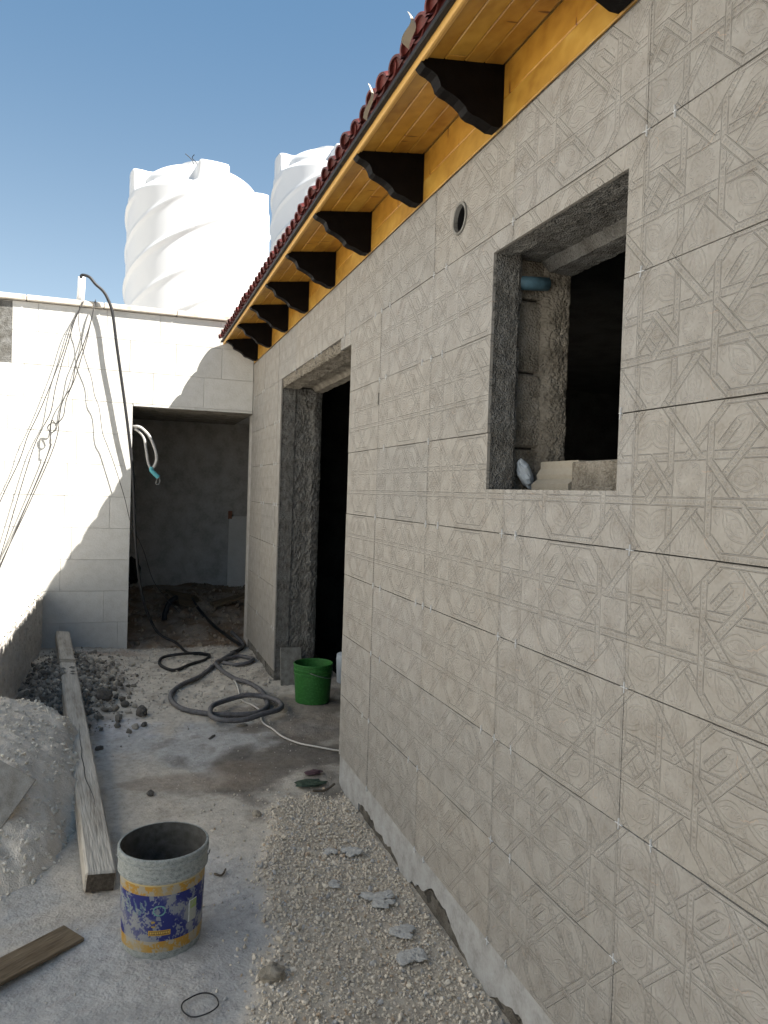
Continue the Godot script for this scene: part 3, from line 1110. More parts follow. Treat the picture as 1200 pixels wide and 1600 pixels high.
	rough(s, V(D + 0.006, 0.776, -2.27) + o, V(0, 0, 0.77), V(0.085, 0, 0), 70, 9, V(0, -1, 0), 0.007, 12.0)
	rough(s, V(D + 0.091, 0.784, -2.27) + o, V(0, 0, 0.77), V(0.225, 0, 0), 70, 20, V(0, -1, 0), 0.005, 8.0, func(u: float, v: float) -> float:
		return 0.035 * smoothstep(0.5, 0.6, v))
	obj("window_lintel", s, M.rough_concrete, h)
	# ---- the dark inside
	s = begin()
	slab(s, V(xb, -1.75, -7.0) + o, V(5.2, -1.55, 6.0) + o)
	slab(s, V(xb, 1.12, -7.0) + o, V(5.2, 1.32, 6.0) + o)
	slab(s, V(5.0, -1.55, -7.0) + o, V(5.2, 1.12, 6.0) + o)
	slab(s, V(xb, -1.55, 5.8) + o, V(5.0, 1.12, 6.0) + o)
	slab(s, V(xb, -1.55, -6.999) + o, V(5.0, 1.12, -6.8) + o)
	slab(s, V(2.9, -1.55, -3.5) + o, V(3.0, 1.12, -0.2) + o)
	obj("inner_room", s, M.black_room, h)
	# ---- soffit and frieze boards
	var ze := -6.96
	s = begin()
	prism(s, PackedVector2Array([Vector2(0.80, 1.318), Vector2(1.10, 1.352), Vector2(1.10, 1.358), Vector2(0.80, 1.324)]), func(p: Vector2, t: float) -> Vector3: return V(p.x, p.y, lerpf(ze, 6.0, t)) + o, no_uv)
	var soffit := obj("soffit", s, M.pine_edge, h)
	var tilt := Basis(V(0, 0, 1), atan2(0.034, 0.27))
	var k2 := 0
	for k in 4:
		var xm := 0.842 + 0.066 * k
		var cutz := [ze, -4.9 + 1.1 * sin(k * 2.3), -2.0 + 0.9 * cos(k * 1.7), 1.3]
		for j in 3:
			var g := begin()
			var len_: float = cutz[j + 1] - cutz[j] - 0.0008
			box(g, Vector3.ZERO, V(0.0648, 0.012, len_), 0.0022, Basis.IDENTITY, 2, Vector2(k * 0.71 + j * 0.37, k * 0.123))
			var bd := obj("soffit_board", g, M.pine[(k + j) % 3], soffit)
			bd.position = V(xm, 1.306 + (xm - 0.81) * 0.126, (cutz[j] + cutz[j + 1]) / 2.0) + o
			bd.basis = tilt
	s = begin()
	box(s, V(0.8045, 1.303, (ze + 6.0) / 2.0) + o, V(0.014, 0.03, 6.0 - ze), 0.003, Basis.IDENTITY, 2)
	obj("edge_strip", s, M.pine_edge, soffit)
	s = begin()
	box(s, V(0.817, 1.2985, (ze + 6.0) / 2.0) + o, V(0.009, 0.006, 6.0 - ze), 0.002, Basis.IDENTITY, 2)
	obj("edge_bead", s, M.pine_edge, soffit)
	for k in 2:
		var g := begin()
		box(g, Vector3.ZERO, V(0.018, [0.083, 0.105][k], 8.2), 0.0025, Basis.IDENTITY, 2, Vector2(0.9 * k, 0.31 * k))
		obj("frieze_board", g, M.pine[k * 2], soffit).position = V(1.0865, [1.1875, 1.2825][k], ze + 4.1) + o
		k2 += 1
	s = begin()
	rough(s, V(1.078, 1.141, -6.99) + o, V(0, 0, 8.0), V(0.012, 0.006, 0), 500, 2, V(-0.4, 0.8, 0), 0.003, 20.0)
	obj("mortar_bead", s, M.lintel, soffit)
	# ---- black scrolled brackets
	var prof := PackedVector2Array()
	for p in [[1.077, 1.338], [1.077, 1.150], [1.066, 1.139], [1.040, 1.139], [1.024, 1.146], [0.998, 1.157], [0.972, 1.162], [0.957, 1.170], [0.948, 1.184], [0.928, 1.199], [0.902, 1.212], [0.880, 1.219], [0.867, 1.227], [0.862, 1.242], [0.853, 1.257], [0.836, 1.267], [0.815, 1.274], [0.803, 1.285], [0.800, 1.299], [0.800, 1.306]]:
		prof.append(Vector2(p[0], p[1]))
	var bz := [-6.74, -6.06, -5.412, -4.771, -4.121, -3.473, -2.804, -2.139, -1.49, -0.83, -0.17, 0.5]
	var shape: ArrayMesh = null
	for z in bz:
		if shape == null:
			s = begin()
			prism(s, prof, func(p: Vector2, t: float) -> Vector3: return V(p.x - 1.077, p.y - 1.14, -0.052 * t), no_uv)
			shape = done(s)
		put(shape, "bracket", M.bracket, h).position = V(1.077, 1.14, z) + o
	# ---- roof
	var sl := 0.42
	s = begin()
	prism(s, PackedVector2Array([Vector2(0.79, 1.324), Vector2(3.3, 1.324 + 2.51 * sl), Vector2(5.6, 1.324 + 0.21 * sl), Vector2(5.6, 1.354 + 0.21 * sl), Vector2(3.3, 1.364 + 2.51 * sl), Vector2(0.79, 1.352)]), func(p: Vector2, t: float) -> Vector3: return V(p.x, p.y, lerpf(ze, 6.0, t)) + o, no_uv)
	var roof := obj("roof", s, M.roof[1], h)
	s = begin()
	box(s, V(0.787, 1.3135, (ze + 6.0) / 2.0) + o, V(0.020, 0.015, 6.0 - ze), 0.003)
	obj("drip_edge", s, M.black, roof)
	var up := Basis(V(0, 0, 1), atan(sl))
	var tile_meshes := []
	for inv in [false, true]:
		var g := begin(true)
		var n := 10
		for k in n:
			var f0 := PI * k / n
			var f1 := PI * (k + 1) / n
			var sg := -1.0 if inv else 1.0
			for e in [[0.054, 1.0], [0.043, -1.0]]:
				var ra: float = e[0]
				g.set_smooth_group(1 if e[1] > 0 else 2)
				var a := V(0, sg * sin(f0) * ra * 0.54, cos(f0) * ra)
				var b := V(0, sg * sin(f1) * ra * 0.54, cos(f1) * ra)
				var far := V(0.34, 0.0, 0.0)
				quad(g, a, b, b * 0.9 + far, a * 0.9 + far, (a + b) * e[1])
			g.set_smooth_group(-1)
			var p0 := V(0, sg * sin(f0) * 0.54, cos(f0))
			var p1 := V(0, sg * sin(f1) * 0.54, cos(f1))
			quad(g, p0 * 0.054, p1 * 0.054, p1 * 0.043, p0 * 0.043, V(-1, 0, 0))
			tri(g, p0 * 0.043 + V(0.012, 0, 0), p1 * 0.043 + V(0.012, 0, 0), V(0.016, 0, 0), V(-1, 0, 0))
		tile_meshes.append(done(g))
	var z3 := ze + 0.055
	while z3 < 1.2:
		var jig := r.randf_range(-0.006, 0.006)
		for q in [[0.764, 1.337, 0.0, 0], [0.774, 1.362, 0.055, 1], [1.02, 1.458, 0.0, 0]]:
			var rt := put(tile_meshes[q[3]], "roof_tile", M.roof[r.randi() % 3], roof)
			rt.position = V(q[0] + jig, q[1], z3 + q[2]) + o
			rt.basis = up * Basis(V(0, 1, 0), r.randf_range(-0.03, 0.03))
		z3 += 0.11
	# strips of paper left hanging from the eave
	for e in [[-2.005, 1.328, 0.092, 0.042], [-2.37, 1.315, 0.115, 0.022]]:
		s = begin()
		var last := []
		for k in 9:
			var t := k / 8.0
			var c := V(0.728 + 0.010 * sin(t * 5.0), e[1] - e[2] * t, e[0] + 0.012 * sin(t * 3.0))
			var hw: float = e[3] * (0.45 + 0.55 * t) * 0.5
			var two := [c + V(-0.018 + hw * 0.75, 0.0, -hw * 0.6) + o, c + V(-0.018 - hw * 0.75, 0, hw * 0.6) + o]
			if k:
				quad(s, last[0], last[1], two[1], two[0], V(-1, 0, 0.3))
				quad(s, last[0] + V(0.0015, 0, 0), last[1] + V(0.0015, 0, 0), two[1] + V(0.0015, 0, 0), two[0] + V(0.0015, 0, 0), V(1, 0, -0.3))
			last = two
		obj("paper_strip", s, M.paper, roof)


# ================================================================ water tanks on the roofs
func tank(called: String, label: String, base: Vector3, rad: float, height: float, turn: float) -> Node3D:
	var t := thing(called, label, "water tank", base, "white water tanks on the roof")
	var s := begin(true)
	var n := 220
	var rows := 150
	var pts := []
	for j in rows + 1:
		var v := float(j) / rows
		var line := []
		for k in n:
			var f := TAU * k / n
			var r := rad
			var y := v * height
			# how far inside one of the four lugs that stand on the rim
			var q := wrapf(f - turn, -PI / 4.0, PI / 4.0)
			var lug := smoothstep(0.30, 0.19, absf(q))
			if v > 0.78:      # shoulder and dome
				var w := (v - 0.78) / 0.22
				var w2 := clampf((w - 0.28) / 0.72, 0.0, 1.0)
				r = rad * (1.0 - 0.17 * smoothstep(0.0, 0.30, w)) * cos(w2 * PI / 2.0 * 0.999)
				y = height * (0.80 + 0.045 * smoothstep(0.0, 0.25, w) + 0.135 * sin(w2 * PI / 2.0))
				if w < 0.30:
					y = height * (0.78 + 0.065 * w / 0.30)
				var rl := rad * (0.985 if w < 0.32 else lerpf(0.985, 0.70, smoothstep(0.32, 0.62, w)))
				var yl := height * lerpf(0.78, 0.905, smoothstep(0.0, 0.34, w))
				yl += height * 0.012 * sin(clampf((w - 0.30) / 0.3, 0.0, 1.0) * PI)
				if w < 0.62:
					r = lerpf(r, rl, lug)
					y = lerpf(y, yl, lug)
				else:
					var back_ := smoothstep(0.62, 0.80, w)
					r = lerpf(r, minf(r, rad * 0.70), lug * (1.0 - back_))
					y = lerpf(y, maxf(y, height * 0.905), lug * (1.0 - back_))
			else:
				r += 0.014 * sin(v / 0.78 * PI) * rad
				for b in 7:      # slanting ribs that rise towards the right
					var a := wrapf(f - 1.9, -PI, PI)
					var y0 := height * (-0.22 + 0.19 * b) - 0.50 * rad * a
					var d := (y - y0) / (0.014 * height)
					var on := smoothstep(2.4, 1.6, absf(a)) * (0.6 if b % 2 else 1.0)
					r += rad * 0.036 * on * exp(-d * d) * smoothstep(0.0, 0.05, v) * smoothstep(0.78, 0.72, v)
			line.append(V(cos(f) * r, y, sin(f) * r))
		pts.append(line)
	for j in rows:
		for k in n:
			var k2 := (k + 1) % n
			var out: Vector3 = pts[j][k] + pts[j + 1][k2] - V(0, height * 1.2, 0)
			if j == rows - 1:
				tri(s, pts[j][k], pts[j][k2], V(0, pts[rows][0].y, 0), V(0, 1, 0))
			else:
				quad(s, pts[j][k], pts[j][k2], pts[j + 1][k2], pts[j + 1][k], out if j < rows * 0.8 else out + V(0, height * 0.6, 0))
	obj("tank_body", s, M.tank, t)
	s = begin(true)
	lathe(s, Vector3.ZERO, [Vector2(0.0001, 0.05), Vector2(rad * 0.26, 0.045), Vector2(rad * 0.30, 0.03), Vector2(rad * 0.30, -0.05)], 32)
	obj("tank_lid", s, M.tank, t).position = V(0, height * 0.985, 0)
	return t


func water_tanks() -> void:
	var a := tank("water_tank", "large white ribbed plastic water tank above the stone wall, fully in view", V(0.69, 1.42, -8.45), 0.735, 1.98, PI / 2.0 - 0.10)
	var s := begin()
	tube(s, smooth_line([V(-0.10, 1.76, 0.45), V(-0.12, 1.86, 0.46), V(-0.15, 1.90, 0.46), V(-0.20, 1.93, 0.47)], 4), 0.004, 5)
	tube(s, smooth_line([V(-0.09, 1.77, 0.45), V(-0.08, 1.85, 0.46), V(-0.13, 1.90, 0.46), V(-0.11, 1.94, 0.46)], 4), 0.004, 5)
	obj("tie_wire", s, M.black, a)
	tank("water_tank", "white ribbed water tank further back, partly hidden behind the red roof edge", V(2.47, 2.42, -9.9), 0.74, 2.06, PI / 2.0 - 0.05)
	var p := begin()
	slab(p, V(1.95, 1.42, -10.6), V(3.3, 2.45, -9.2), 0.01)
	tag(obj("tank_plinth", p, M.panel), "concrete block plinth under the further white tank", "plinth")


# ================================================================ loose ground
func sand_h(x: float, z: float) -> float:
	var dz := maxf(0.0, absf(z + 4.15) - 0.25)
	var d := sqrt(pow(x + 0.68, 2.0) + pow(dz * (0.62 if z > -4.15 else 1.0), 2.0))
	d += 0.075 * N1.get_noise_2d(x * 2.2, z * 2.2) + 0.016 * N2.get_noise_2d(x * 7.0, z * 7.0)
	var h := 0.53 - 0.86 * d
	h = 0.40 * tanh(maxf(h, -0.5) / 0.34) - 0.5 * maxf(0.0, x + 0.27)
	return -1.5 + h + 0.009 * N2.get_noise_2d(x * 5.0, z * 5.0) + 0.0045 * N3.get_noise_2d(x * 22.0, z * 22.0) + 0.0022 * N2.get_noise_2d(x * 45.0, z * 45.0)


func sand_heap() -> void:
	var s := begin(true)
	var nx := 150
	var nz := 190
	for j in nz + 1:
		for i in nx + 1:
			var x := lerpf(-1.75, 0.12, float(i) / nx)
			var z := lerpf(-5.25, -2.75, float(j) / nz)
			s.set_uv(Vector2(x, z))
			s.add_vertex(V(x, sand_h(x, z), z))
	for j in nz:
		for i in nx:
			var k := j * (nx + 1) + i
			for e in [k, k + 1, k + nx + 1, k + 1, k + nx + 2, k + nx + 1]:
				s.add_index(e)
	s.generate_normals()
	tag(put(s.commit(), "sand_heap", M.sand), "pale heap of sand against the low wall at the left edge", "sand heap", "", "stuff")


func pebble_mesh(sd: int, flat := 0.7) -> ArrayMesh:
	var s := begin()
	var r := RandomNumberGenerator.new()
	r.seed = sd
	var f := (1.0 + sqrt(5.0)) / 2.0
	var v := []
	for e in [[-1, f, 0], [1, f, 0], [-1, -f, 0], [1, -f, 0], [0, -1, f], [0, 1, f], [0, -1, -f], [0, 1, -f], [f, 0, -1], [f, 0, 1], [-f, 0, -1], [-f, 0, 1]]:
		v.append(V(e[0], e[1] * flat, e[2]).normalized() * r.randf_range(0.62, 1.12) * V(1, flat, 0.85))
	for t in [[0, 11, 5], [0, 5, 1], [0, 1, 7], [0, 7, 10], [0, 10, 11], [1, 5, 9], [5, 11, 4], [11, 10, 2], [10, 7, 6], [7, 1, 8], [3, 9, 4], [3, 4, 2], [3, 2, 6], [3, 6, 8], [3, 8, 9], [4, 9, 5], [2, 4, 11], [6, 2, 10], [8, 6, 7], [9, 8, 1]]:
		tri(s, v[t[0]], v[t[1]], v[t[2]], v[t[0]] + v[t[1]] + v[t[2]])
	return done(s)


# a stone with more faces, for the ones that can be picked out
func rock(size: Vector3, sd: int, lumps := 0.35) -> SurfaceTool:
	var s := begin()
	var n := 14
	var m := 9
	var p := []
	for j in m + 1:
		var line := []
		for k in n:
			var f := TAU * k / n
			var e := PI * j / m - PI / 2
			var d := V(cos(f) * cos(e), sin(e), sin(f) * cos(e))
			var w := 1.0 + lumps * N1.get_noise_3dv(d * 1.3 + V(sd, sd * 2.0, 0)) + lumps * 0.5 * N2.get_noise_3dv(d * 2.6 + V(0, sd, sd))
			line.append(d * w * size * 0.5)
		p.append(line)
	for j in m:
		for k in n:
			var k2 := (k + 1) % n
			quad(s, p[j][k], p[j][k2], p[j + 1][k2], p[j + 1][k], p[j][k] + p[j + 1][k2])
	return s


func scatter(called: String, mesh: Mesh, xf: Array, cols: Array, label: String, category: String) -> void:
	var mm := MultiMesh.new()
	mm.transform_format = MultiMesh.TRANSFORM_3D
	mm.use_colors = true
	mm.mesh = mesh
	mm.instance_count = xf.size()
	for i in xf.size():
		mm.set_instance_transform(i, xf[i])
		mm.set_instance_color(i, cols[i])
	var o := MultiMeshInstance3D.new()
	o.name = numbered(called, self)
	o.multimesh = mm
	o.material_override = M.stones
	add_child(o, true)
	tag(o, label, category, "", "stuff")


func gravel() -> void:
	var r := RandomNumberGenerator.new()
	r.seed = 4
	for part in 2:
		var xf := []
		var cols := []
		for i in (13000 if part == 0 else 11000):
			var z := r.randf_range(-3.75, -0.9)
			var x := r.randf_range(0.16, 1.085)
			if r.randf() > gravel_share(x, z) * 0.97 + (0.04 if x > 0.25 and z < -1.5 else 0.0):
				continue
			var a := 0.0024 + 0.0058 * pow(r.randf(), 1.5) + (0.007 * r.randf() if r.randf() < 0.06 else 0.0)
			var b := Basis.from_euler(V(r.randf() * TAU, r.randf() * TAU, r.randf() * TAU)).scaled(Vector3.ONE * a)
			xf.append(Transform3D(b, V(x, gy(x, z) + a * r.randf_range(0.0, 0.9), z)))
			var c := Color(0.54, 0.48, 0.39).lerp(Color(0.68, 0.62, 0.53), r.randf())
			if r.randf() < 0.05:
				c = Color(0.43, 0.34, 0.25)
			elif r.randf() < 0.12:
				c = Color(0.429, 0.423, 0.416)
			cols.append(c)
		scatter("gravel" if part == 0 else "fine_gravel", pebble_mesh(90 + part), xf, cols, ["heap of pale crushed limestone along the foot of the tiled wall", "small pale chips mixed through the crushed limestone at the wall foot"][part], "gravel")
	var xf2 := []
	var cols2 := []
	for i in 5200:
		var z := -0.9 - 6.1 * pow(r.randf(), 0.8)
		var x := r.randf_range(-0.62, 1.1)
		var far := smoothstep(-4.3, -5.6, z)
		if r.randf() > 0.22 + 0.78 * far:
			continue
		var a := r.randf_range(0.0018, 0.005) * (1.0 + 1.2 * far) * (2.0 if r.randf() < 0.04 else 1.0)
		var b := Basis.from_euler(V(r.randf() * TAU, r.randf() * TAU, r.randf() * TAU)).scaled(Vector3.ONE * a)
		xf2.append(Transform3D(b, V(x, maxf(gy(x, z), sand_h(x, z) if x < 0.1 and z < -2.75 and z > -5.25 else -9.0) + a * 0.3, z)))
		cols2.append(Color(0.312, 0.286, 0.254).lerp(Color(0.546, 0.501, 0.429), r.randf()))
	for i in 4200:
		var z := r.randf_range(-5.2, -2.8)
		var x := -0.64 + 0.66 * pow(r.randf(), 0.8)
		var y := sand_h(x, z)
		if y < gy(x, z) - 0.02:
			continue
		y = maxf(y, gy(x, z))
		var a := 0.0025 + 0.012 * pow(r.randf(), 4.0)
		xf2.append(Transform3D(Basis.from_euler(V(r.randf() * TAU, r.randf() * TAU, r.randf() * TAU)).scaled(Vector3.ONE * a), V(x, y + a * 0.3, z)))
		cols2.append(Color(0.56, 0.51, 0.43).lerp(Color(0.72, 0.67, 0.58), r.randf()))
	scatter("grit", pebble_mesh(95), xf2, cols2, "scattered grit and small chips over the alley floor", "grit")


func clods() -> void:
	var r := RandomNumberGenerator.new()
	r.seed = 8
	var xf := []
	var cols := []
	for i in 6000:
		var x := -0.36 + 0.24 * r.randfn() * 0.8
		var z := -5.62 + 0.55 * r.randfn() * 0.8
		if x < -0.63 or x > 0.12 or z < -6.95 or z > -4.7:
			continue
		var a := 0.0035 + 0.03 * pow(r.randf(), 7.0)
		var b := Basis.from_euler(V(r.randf() * TAU, r.randf() * TAU, r.randf() * TAU)).scaled(Vector3.ONE * a)
		xf.append(Transform3D(b, V(x, gy(x, z) + a * 0.35, z)))
		cols.append(Color(0.12, 0.108, 0.092).lerp(Color(0.44, 0.40, 0.335), pow(r.randf(), 1.4)))
	scatter("mortar_rubble", pebble_mesh(97, 0.85), xf, cols, "dark heap of broken mortar clods behind the sand heap", "rubble")
	xf = []
	cols = []
	for i in 700:
		var x := r.randf_range(-0.1, 1.5)
		var z := r.randf_range(-9.3, -7.05)
		var a := 0.006 + 0.03 * pow(r.randf(), 4.0)
		var b := Basis.from_euler(V(r.randf() * TAU, r.randf() * TAU, r.randf() * TAU)).scaled(Vector3.ONE * a)
		xf.append(Transform3D(b, V(x, gy(x, z) + a * 0.3, z)))
		cols.append(Color(0.156, 0.117, 0.085).lerp(Color(0.364, 0.305, 0.234), r.randf()))
	scatter("room_rubble", pebble_mesh(98, 0.7), xf, cols, "brown rubble on the floor of the dark room behind the doorway", "rubble")
	# stones that can be picked out
	for e in [
		[0.453, -2.235, V(0.085, 0.05, 0.06), 3, "pale_stone", "flat pale stone on the crushed limestone near the bottom of the picture"],
		[0.147, -3.80, V(0.045, 0.03, 0.035), 5, "dark_stone", "single grey stone on the bare floor behind the blue pail"],
		[-0.107, -4.49, V(0.055, 0.026, 0.034), 7, "dark_stone", "small flat stone lying right of the long timber beam"],
		[-0.10, -5.32, V(0.11, 0.095, 0.095), 9, "dark_stone", "biggest dark mortar lump beside the long timber beam"],
		[0.13, -5.06, V(0.095, 0.07, 0.07), 11, "dark_stone", "dark mortar lump at the right end of the rubble heap"],
		[0.03, -5.22, V(0.06, 0.045, 0.05), 15, "dark_stone", "middle mortar lump between the two larger dark lumps"],
		[0.14, -4.83, V(0.06, 0.028, 0.035), 17, "dark_stone", "thin stone chip on the pale cement spill below the rubble heap"],
		[0.72, -4.72, V(0.075, 0.02, 0.03), 19, "pale_stone", "pale chip of stone beside the coiled grey conduit"],
		[0.52, -4.55, V(0.09, 0.012, 0.02), 23, "dark_stone", "dark sliver lying on the grey floor in front of the coiled conduit"],
		[0.61, -3.47, V(0.055, 0.03, 0.04), 27, "pale_stone", "pale stone at the far left corner of the crushed limestone"],
	]:
		var o := obj("stone", rock(e[2], e[3]), M[e[4]])
		o.position = V(e[0], gy(e[0], e[1]) + e[2].y * 0.28, e[1])
		o.rotation.y = e[3]
		tag(o, e[5], "stone", "loose stones on the alley floor")
	# splashes of pale mortar on the gravel
	var wi := ["upper pair of pale mortar splashes, nearest the wall", "small pale mortar splash furthest up the gravel", "curved pale mortar splash halfway along the gravel", "isolated pale mortar drop left of the curved splash", "pale mortar splash below the curved one, by the wall", "lowest large pale mortar splash on the gravel"]
	var at := [[0.93, -3.02, 0.07], [0.85, -3.04, 0.045], [0.93, -2.63, 0.075], [0.80, -2.75, 0.04], [0.945, -2.42, 0.06], [0.915, -2.25, 0.075]]
	for k in at.size():
		var s := begin()
		var q: Array = at[k]
		for j in 5:
			var c: Vector3 = V(r.randf_range(-0.5, 0.5), 0, r.randf_range(-0.5, 0.5)) * q[2]
			var rk := rock(V(0.75, 0.14, 0.6) * q[2] * r.randf_range(0.7, 1.3), 40 + k * 5 + j, 0.6)
			s.append_from(done(rk), 0, Transform3D(Basis(Vector3.UP, r.randf() * 6.0), c + V(0, 0.1 * q[2], 0)))
		var o := put(s.commit(), "mortar_splash", M.splat)
		o.position = V(q[0], gy(q[0], q[1]) + 0.007, q[1])
		tag(o, wi[k], "mortar splash", "pale mortar splashes on the gravel")


# ================================================================ hoses and cables
func line(called: String, label: String, category: String, pts: Array, r: float, m: Material, per := 6, sides := 8, ribs := 0.0, group := "") -> MeshInstance3D:
	var s := begin(true)
	tube(s, smooth_line(pts, per), r, sides, ribs)
	var o := obj(called, s, m)
	tag(o, label, category, group)
	return o


func on_floor(pts: Array, lift: float) -> Array:
	var o := []
	for p in pts:
		o.append(V(p.x, maxf(gy(p.x, p.z) + lift, -2.0), p.z))
	return o


func hoses() -> void:
	var long_loop := on_floor([V(1.02, 0, -7.5), V(1.05, 0, -6.95), V(0.88, 0, -6.55), V(0.76, 0, -6.31), V(0.57, 0, -5.87), V(0.41, 0, -5.59), V(0.33, 0, -5.40), V(0.33, 0, -5.21), V(0.39, 0, -5.05), V(0.50, 0, -4.96), V(0.60, 0, -4.91), V(0.72, 0, -4.88), V(0.84, 0, -4.89), V(0.92, 0, -4.99), V(0.95, 0, -5.14), V(0.95, 0, -5.36), V(0.89, 0, -5.55), V(0.81, 0, -5.73), V(0.74, 0, -6.02), V(0.73, 0, -6.24), V(0.83, 0, -6.42), V(0.95, 0, -6.50), V(1.03, 0, -6.42), V(1.04, 0, -6.31), V(0.98, 0, -6.19), V(0.88, 0, -6.17), V(0.79, 0, -6.25)], 0.019)
	line("conduit", "thick grey corrugated conduit looping over the floor from the corner", "conduit", long_loop, 0.0168, M.grey_hose, 14, 8, 0.06)
	var ring := on_floor([V(0.54, 0, -4.86), V(0.57, 0, -5.00), V(0.68, 0, -5.12), V(0.81, 0, -5.17), V(0.93, 0, -5.15), V(1.00, 0, -5.04), V(1.01, 0, -4.92), V(0.96, 0, -4.82), V(0.86, 0, -4.76), V(0.74, 0, -4.70), V(0.62, 0, -4.70), V(0.55, 0, -4.76)], 0.05)
	var s := begin(true)
	tube(s, smooth_line(ring, 14, true), 0.0168, 8, 0.06)
	tag(obj("conduit", s, M.grey_hose), "closed ring of thick grey conduit lying on top of the longer conduit", "conduit")
	line("hose", "black hose from the white roof pipe down the sunlit wall and doorway to the floor", "hose", [V(-0.40, 1.73, -6.93), V(-0.385, 1.757, -6.93), V(-0.33, 1.745, -6.925), V(-0.28, 1.69, -6.92), V(-0.22, 1.64, -6.92), V(-0.18, 1.575, -6.915), V(-0.14, 1.46, -6.91), V(-0.10, 1.19, -6.91), V(-0.05, 0.87, -6.92), V(-0.00, 0.54, -6.93), V(0.04, 0.24, -6.95), V(0.065, -0.01, -6.97), V(0.095, -0.51, -6.97), V(0.16, -0.97, -7.0), V(0.29, -1.30, -7.08), V(0.46, -1.405, -7.03), V(0.54, gy(0.54, -6.77) + 0.012, -6.77), V(0.66, gy(0.66, -6.65) + 0.014, -6.65), V(0.71, gy(0.71, -6.57) + 0.012, -6.57), V(0.66, gy(0.66, -6.44) + 0.012, -6.44), V(0.53, gy(0.53, -6.24) + 0.012, -6.24), V(0.40, gy(0.40, -6.12) + 0.012, -6.12), V(0.32, gy(0.32, -6.19) + 0.012, -6.19), V(0.29, gy(0.29, -6.35) + 0.012, -6.35), V(0.33, gy(0.33, -6.54) + 0.012, -6.54), V(0.46, gy(0.46, -6.55) + 0.03, -6.55), V(0.62, gy(0.62, -6.60) + 0.035, -6.60), V(0.72, gy(0.72, -6.6) + 0.014, -6.6)], 0.0125, M.black_hose, 8)
	line("hose", "dark hose running out of the dark room to the right corner of the doorway", "hose", on_floor([V(0.72, 0, -8.6), V(0.78, 0, -8.2), V(0.86, 0, -7.7), V(0.97, 0, -7.2), V(1.03, 0, -6.9), V(0.99, 0, -6.72), V(0.9, 0, -6.62)], 0.016), 0.016, M.black_hose, 6)
	line("cable", "thin white cable from the hose coils into the house door", "cable", on_floor([V(0.75, 0, -6.34), V(0.74, 0, -5.98), V(0.80, 0, -5.75), V(0.80, 0, -5.50), V(0.79, 0, -5.22), V(0.84, 0, -5.05), V(0.87, 0, -4.95), V(0.85, 0, -4.72), V(0.89, 0, -4.59), V(0.93, 0, -4.46), V(1.00, 0, -4.33), V(1.08, 0, -4.25), V(1.22, 0, -4.17), V(1.40, 0, -4.15)], 0.012), 0.0055, M.white_cable, 6, 6)
	var g := "thin wires hanging from the coping"
	line("wire", "leftmost thin wire hanging slanted from the coping over the sunlit wall", "wire", [V(-0.38, 1.558, -6.99), V(-0.38, 1.52, -6.94), V(-0.44, 1.39, -6.93), V(-0.48, 1.27, -6.93), V(-0.52, 1.11, -6.93), V(-0.57, 0.95, -6.93), V(-0.64, 0.74, -6.93), V(-0.71, 0.55, -6.93), V(-0.78, 0.38, -6.93), V(-0.84, 0.17, -6.93), V(-0.98, -0.18, -6.93), V(-1.2, -0.85, -6.9)], 0.0038, M.wire, 5, 6, 0.0, g)
	line("wire", "second thin wire from the left, almost straight, on the sunlit wall", "wire", [V(-0.39, 1.558, -6.99), V(-0.39, 1.50, -6.945), V(-0.44, 1.37, -6.945), V(-0.49, 1.17, -6.945), V(-0.54, 0.97, -6.945), V(-0.58, 0.78, -6.945), V(-0.61, 0.59, -6.945), V(-0.68, 0.43, -6.945), V(-0.76, 0.20, -6.945), V(-0.97, -0.63, -6.945), V(-1.05, -0.89, -6.945)], 0.0038, M.wire, 5, 6, 0.0, g)
	line("wire", "thin wire with a small curl halfway down the sunlit wall", "wire", [V(-0.29, 1.558, -6.99), V(-0.29, 1.50, -6.94), V(-0.32, 1.34, -6.935), V(-0.38, 1.13, -6.935), V(-0.42, 1.01, -6.935), V(-0.45, 0.83, -6.935), V(-0.50, 0.73, -6.935), V(-0.53, 0.64, -6.935), V(-0.55, 0.51, -6.935), V(-0.60, 0.50, -6.935), V(-0.63, 0.46, -6.935), V(-0.60, 0.42, -6.93), V(-0.56, 0.46, -6.925), V(-0.60, 0.52, -6.925), V(-0.61, 0.34, -6.93), V(-0.63, 0.22, -6.935), V(-0.97, -0.72, -6.935), V(-1.02, -0.89, -6.935)], 0.0044, M.wire, 6, 6, 0.0, g)
	line("wire", "thin wire crossing beside the curled one and down to the terrace", "wire", [V(-0.28, 1.575, -6.99), V(-0.29, 1.50, -6.95), V(-0.34, 1.23, -6.95), V(-0.38, 1.07, -6.95), V(-0.43, 0.88, -6.95), V(-0.49, 0.71, -6.95), V(-0.51, 0.57, -6.95), V(-0.55, 0.50, -6.95), V(-0.55, 0.43, -6.95), V(-0.61, 0.21, -6.95), V(-0.80, -0.28, -6.95), V(-0.97, -0.70, -6.95), V(-1.0, -0.89, -6.95)], 0.0038, M.wire, 5, 6, 0.0, g)
	line("wire", "crooked wire running right from the coping into the dark doorway", "wire", [V(-0.40, 1.558, -6.99), V(-0.41, 1.38, -6.95), V(-0.39, 1.25, -6.955), V(-0.36, 1.09, -6.95), V(-0.30, 0.91, -6.955), V(-0.27, 0.76, -6.95), V(-0.23, 0.65, -6.955), V(-0.20, 0.45, -6.95), V(-0.16, 0.34, -6.955), V(-0.10, 0.18, -6.95), V(-0.01, -0.10, -6.95), V(0.05, -0.33, -6.97), V(0.16, -0.57, -7.05), V(0.26, -0.87, -7.3), V(0.41, -1.1, -7.6), V(0.54, -1.26, -7.8)], 0.0032, M.wire, 6, 6, 0.0, g)
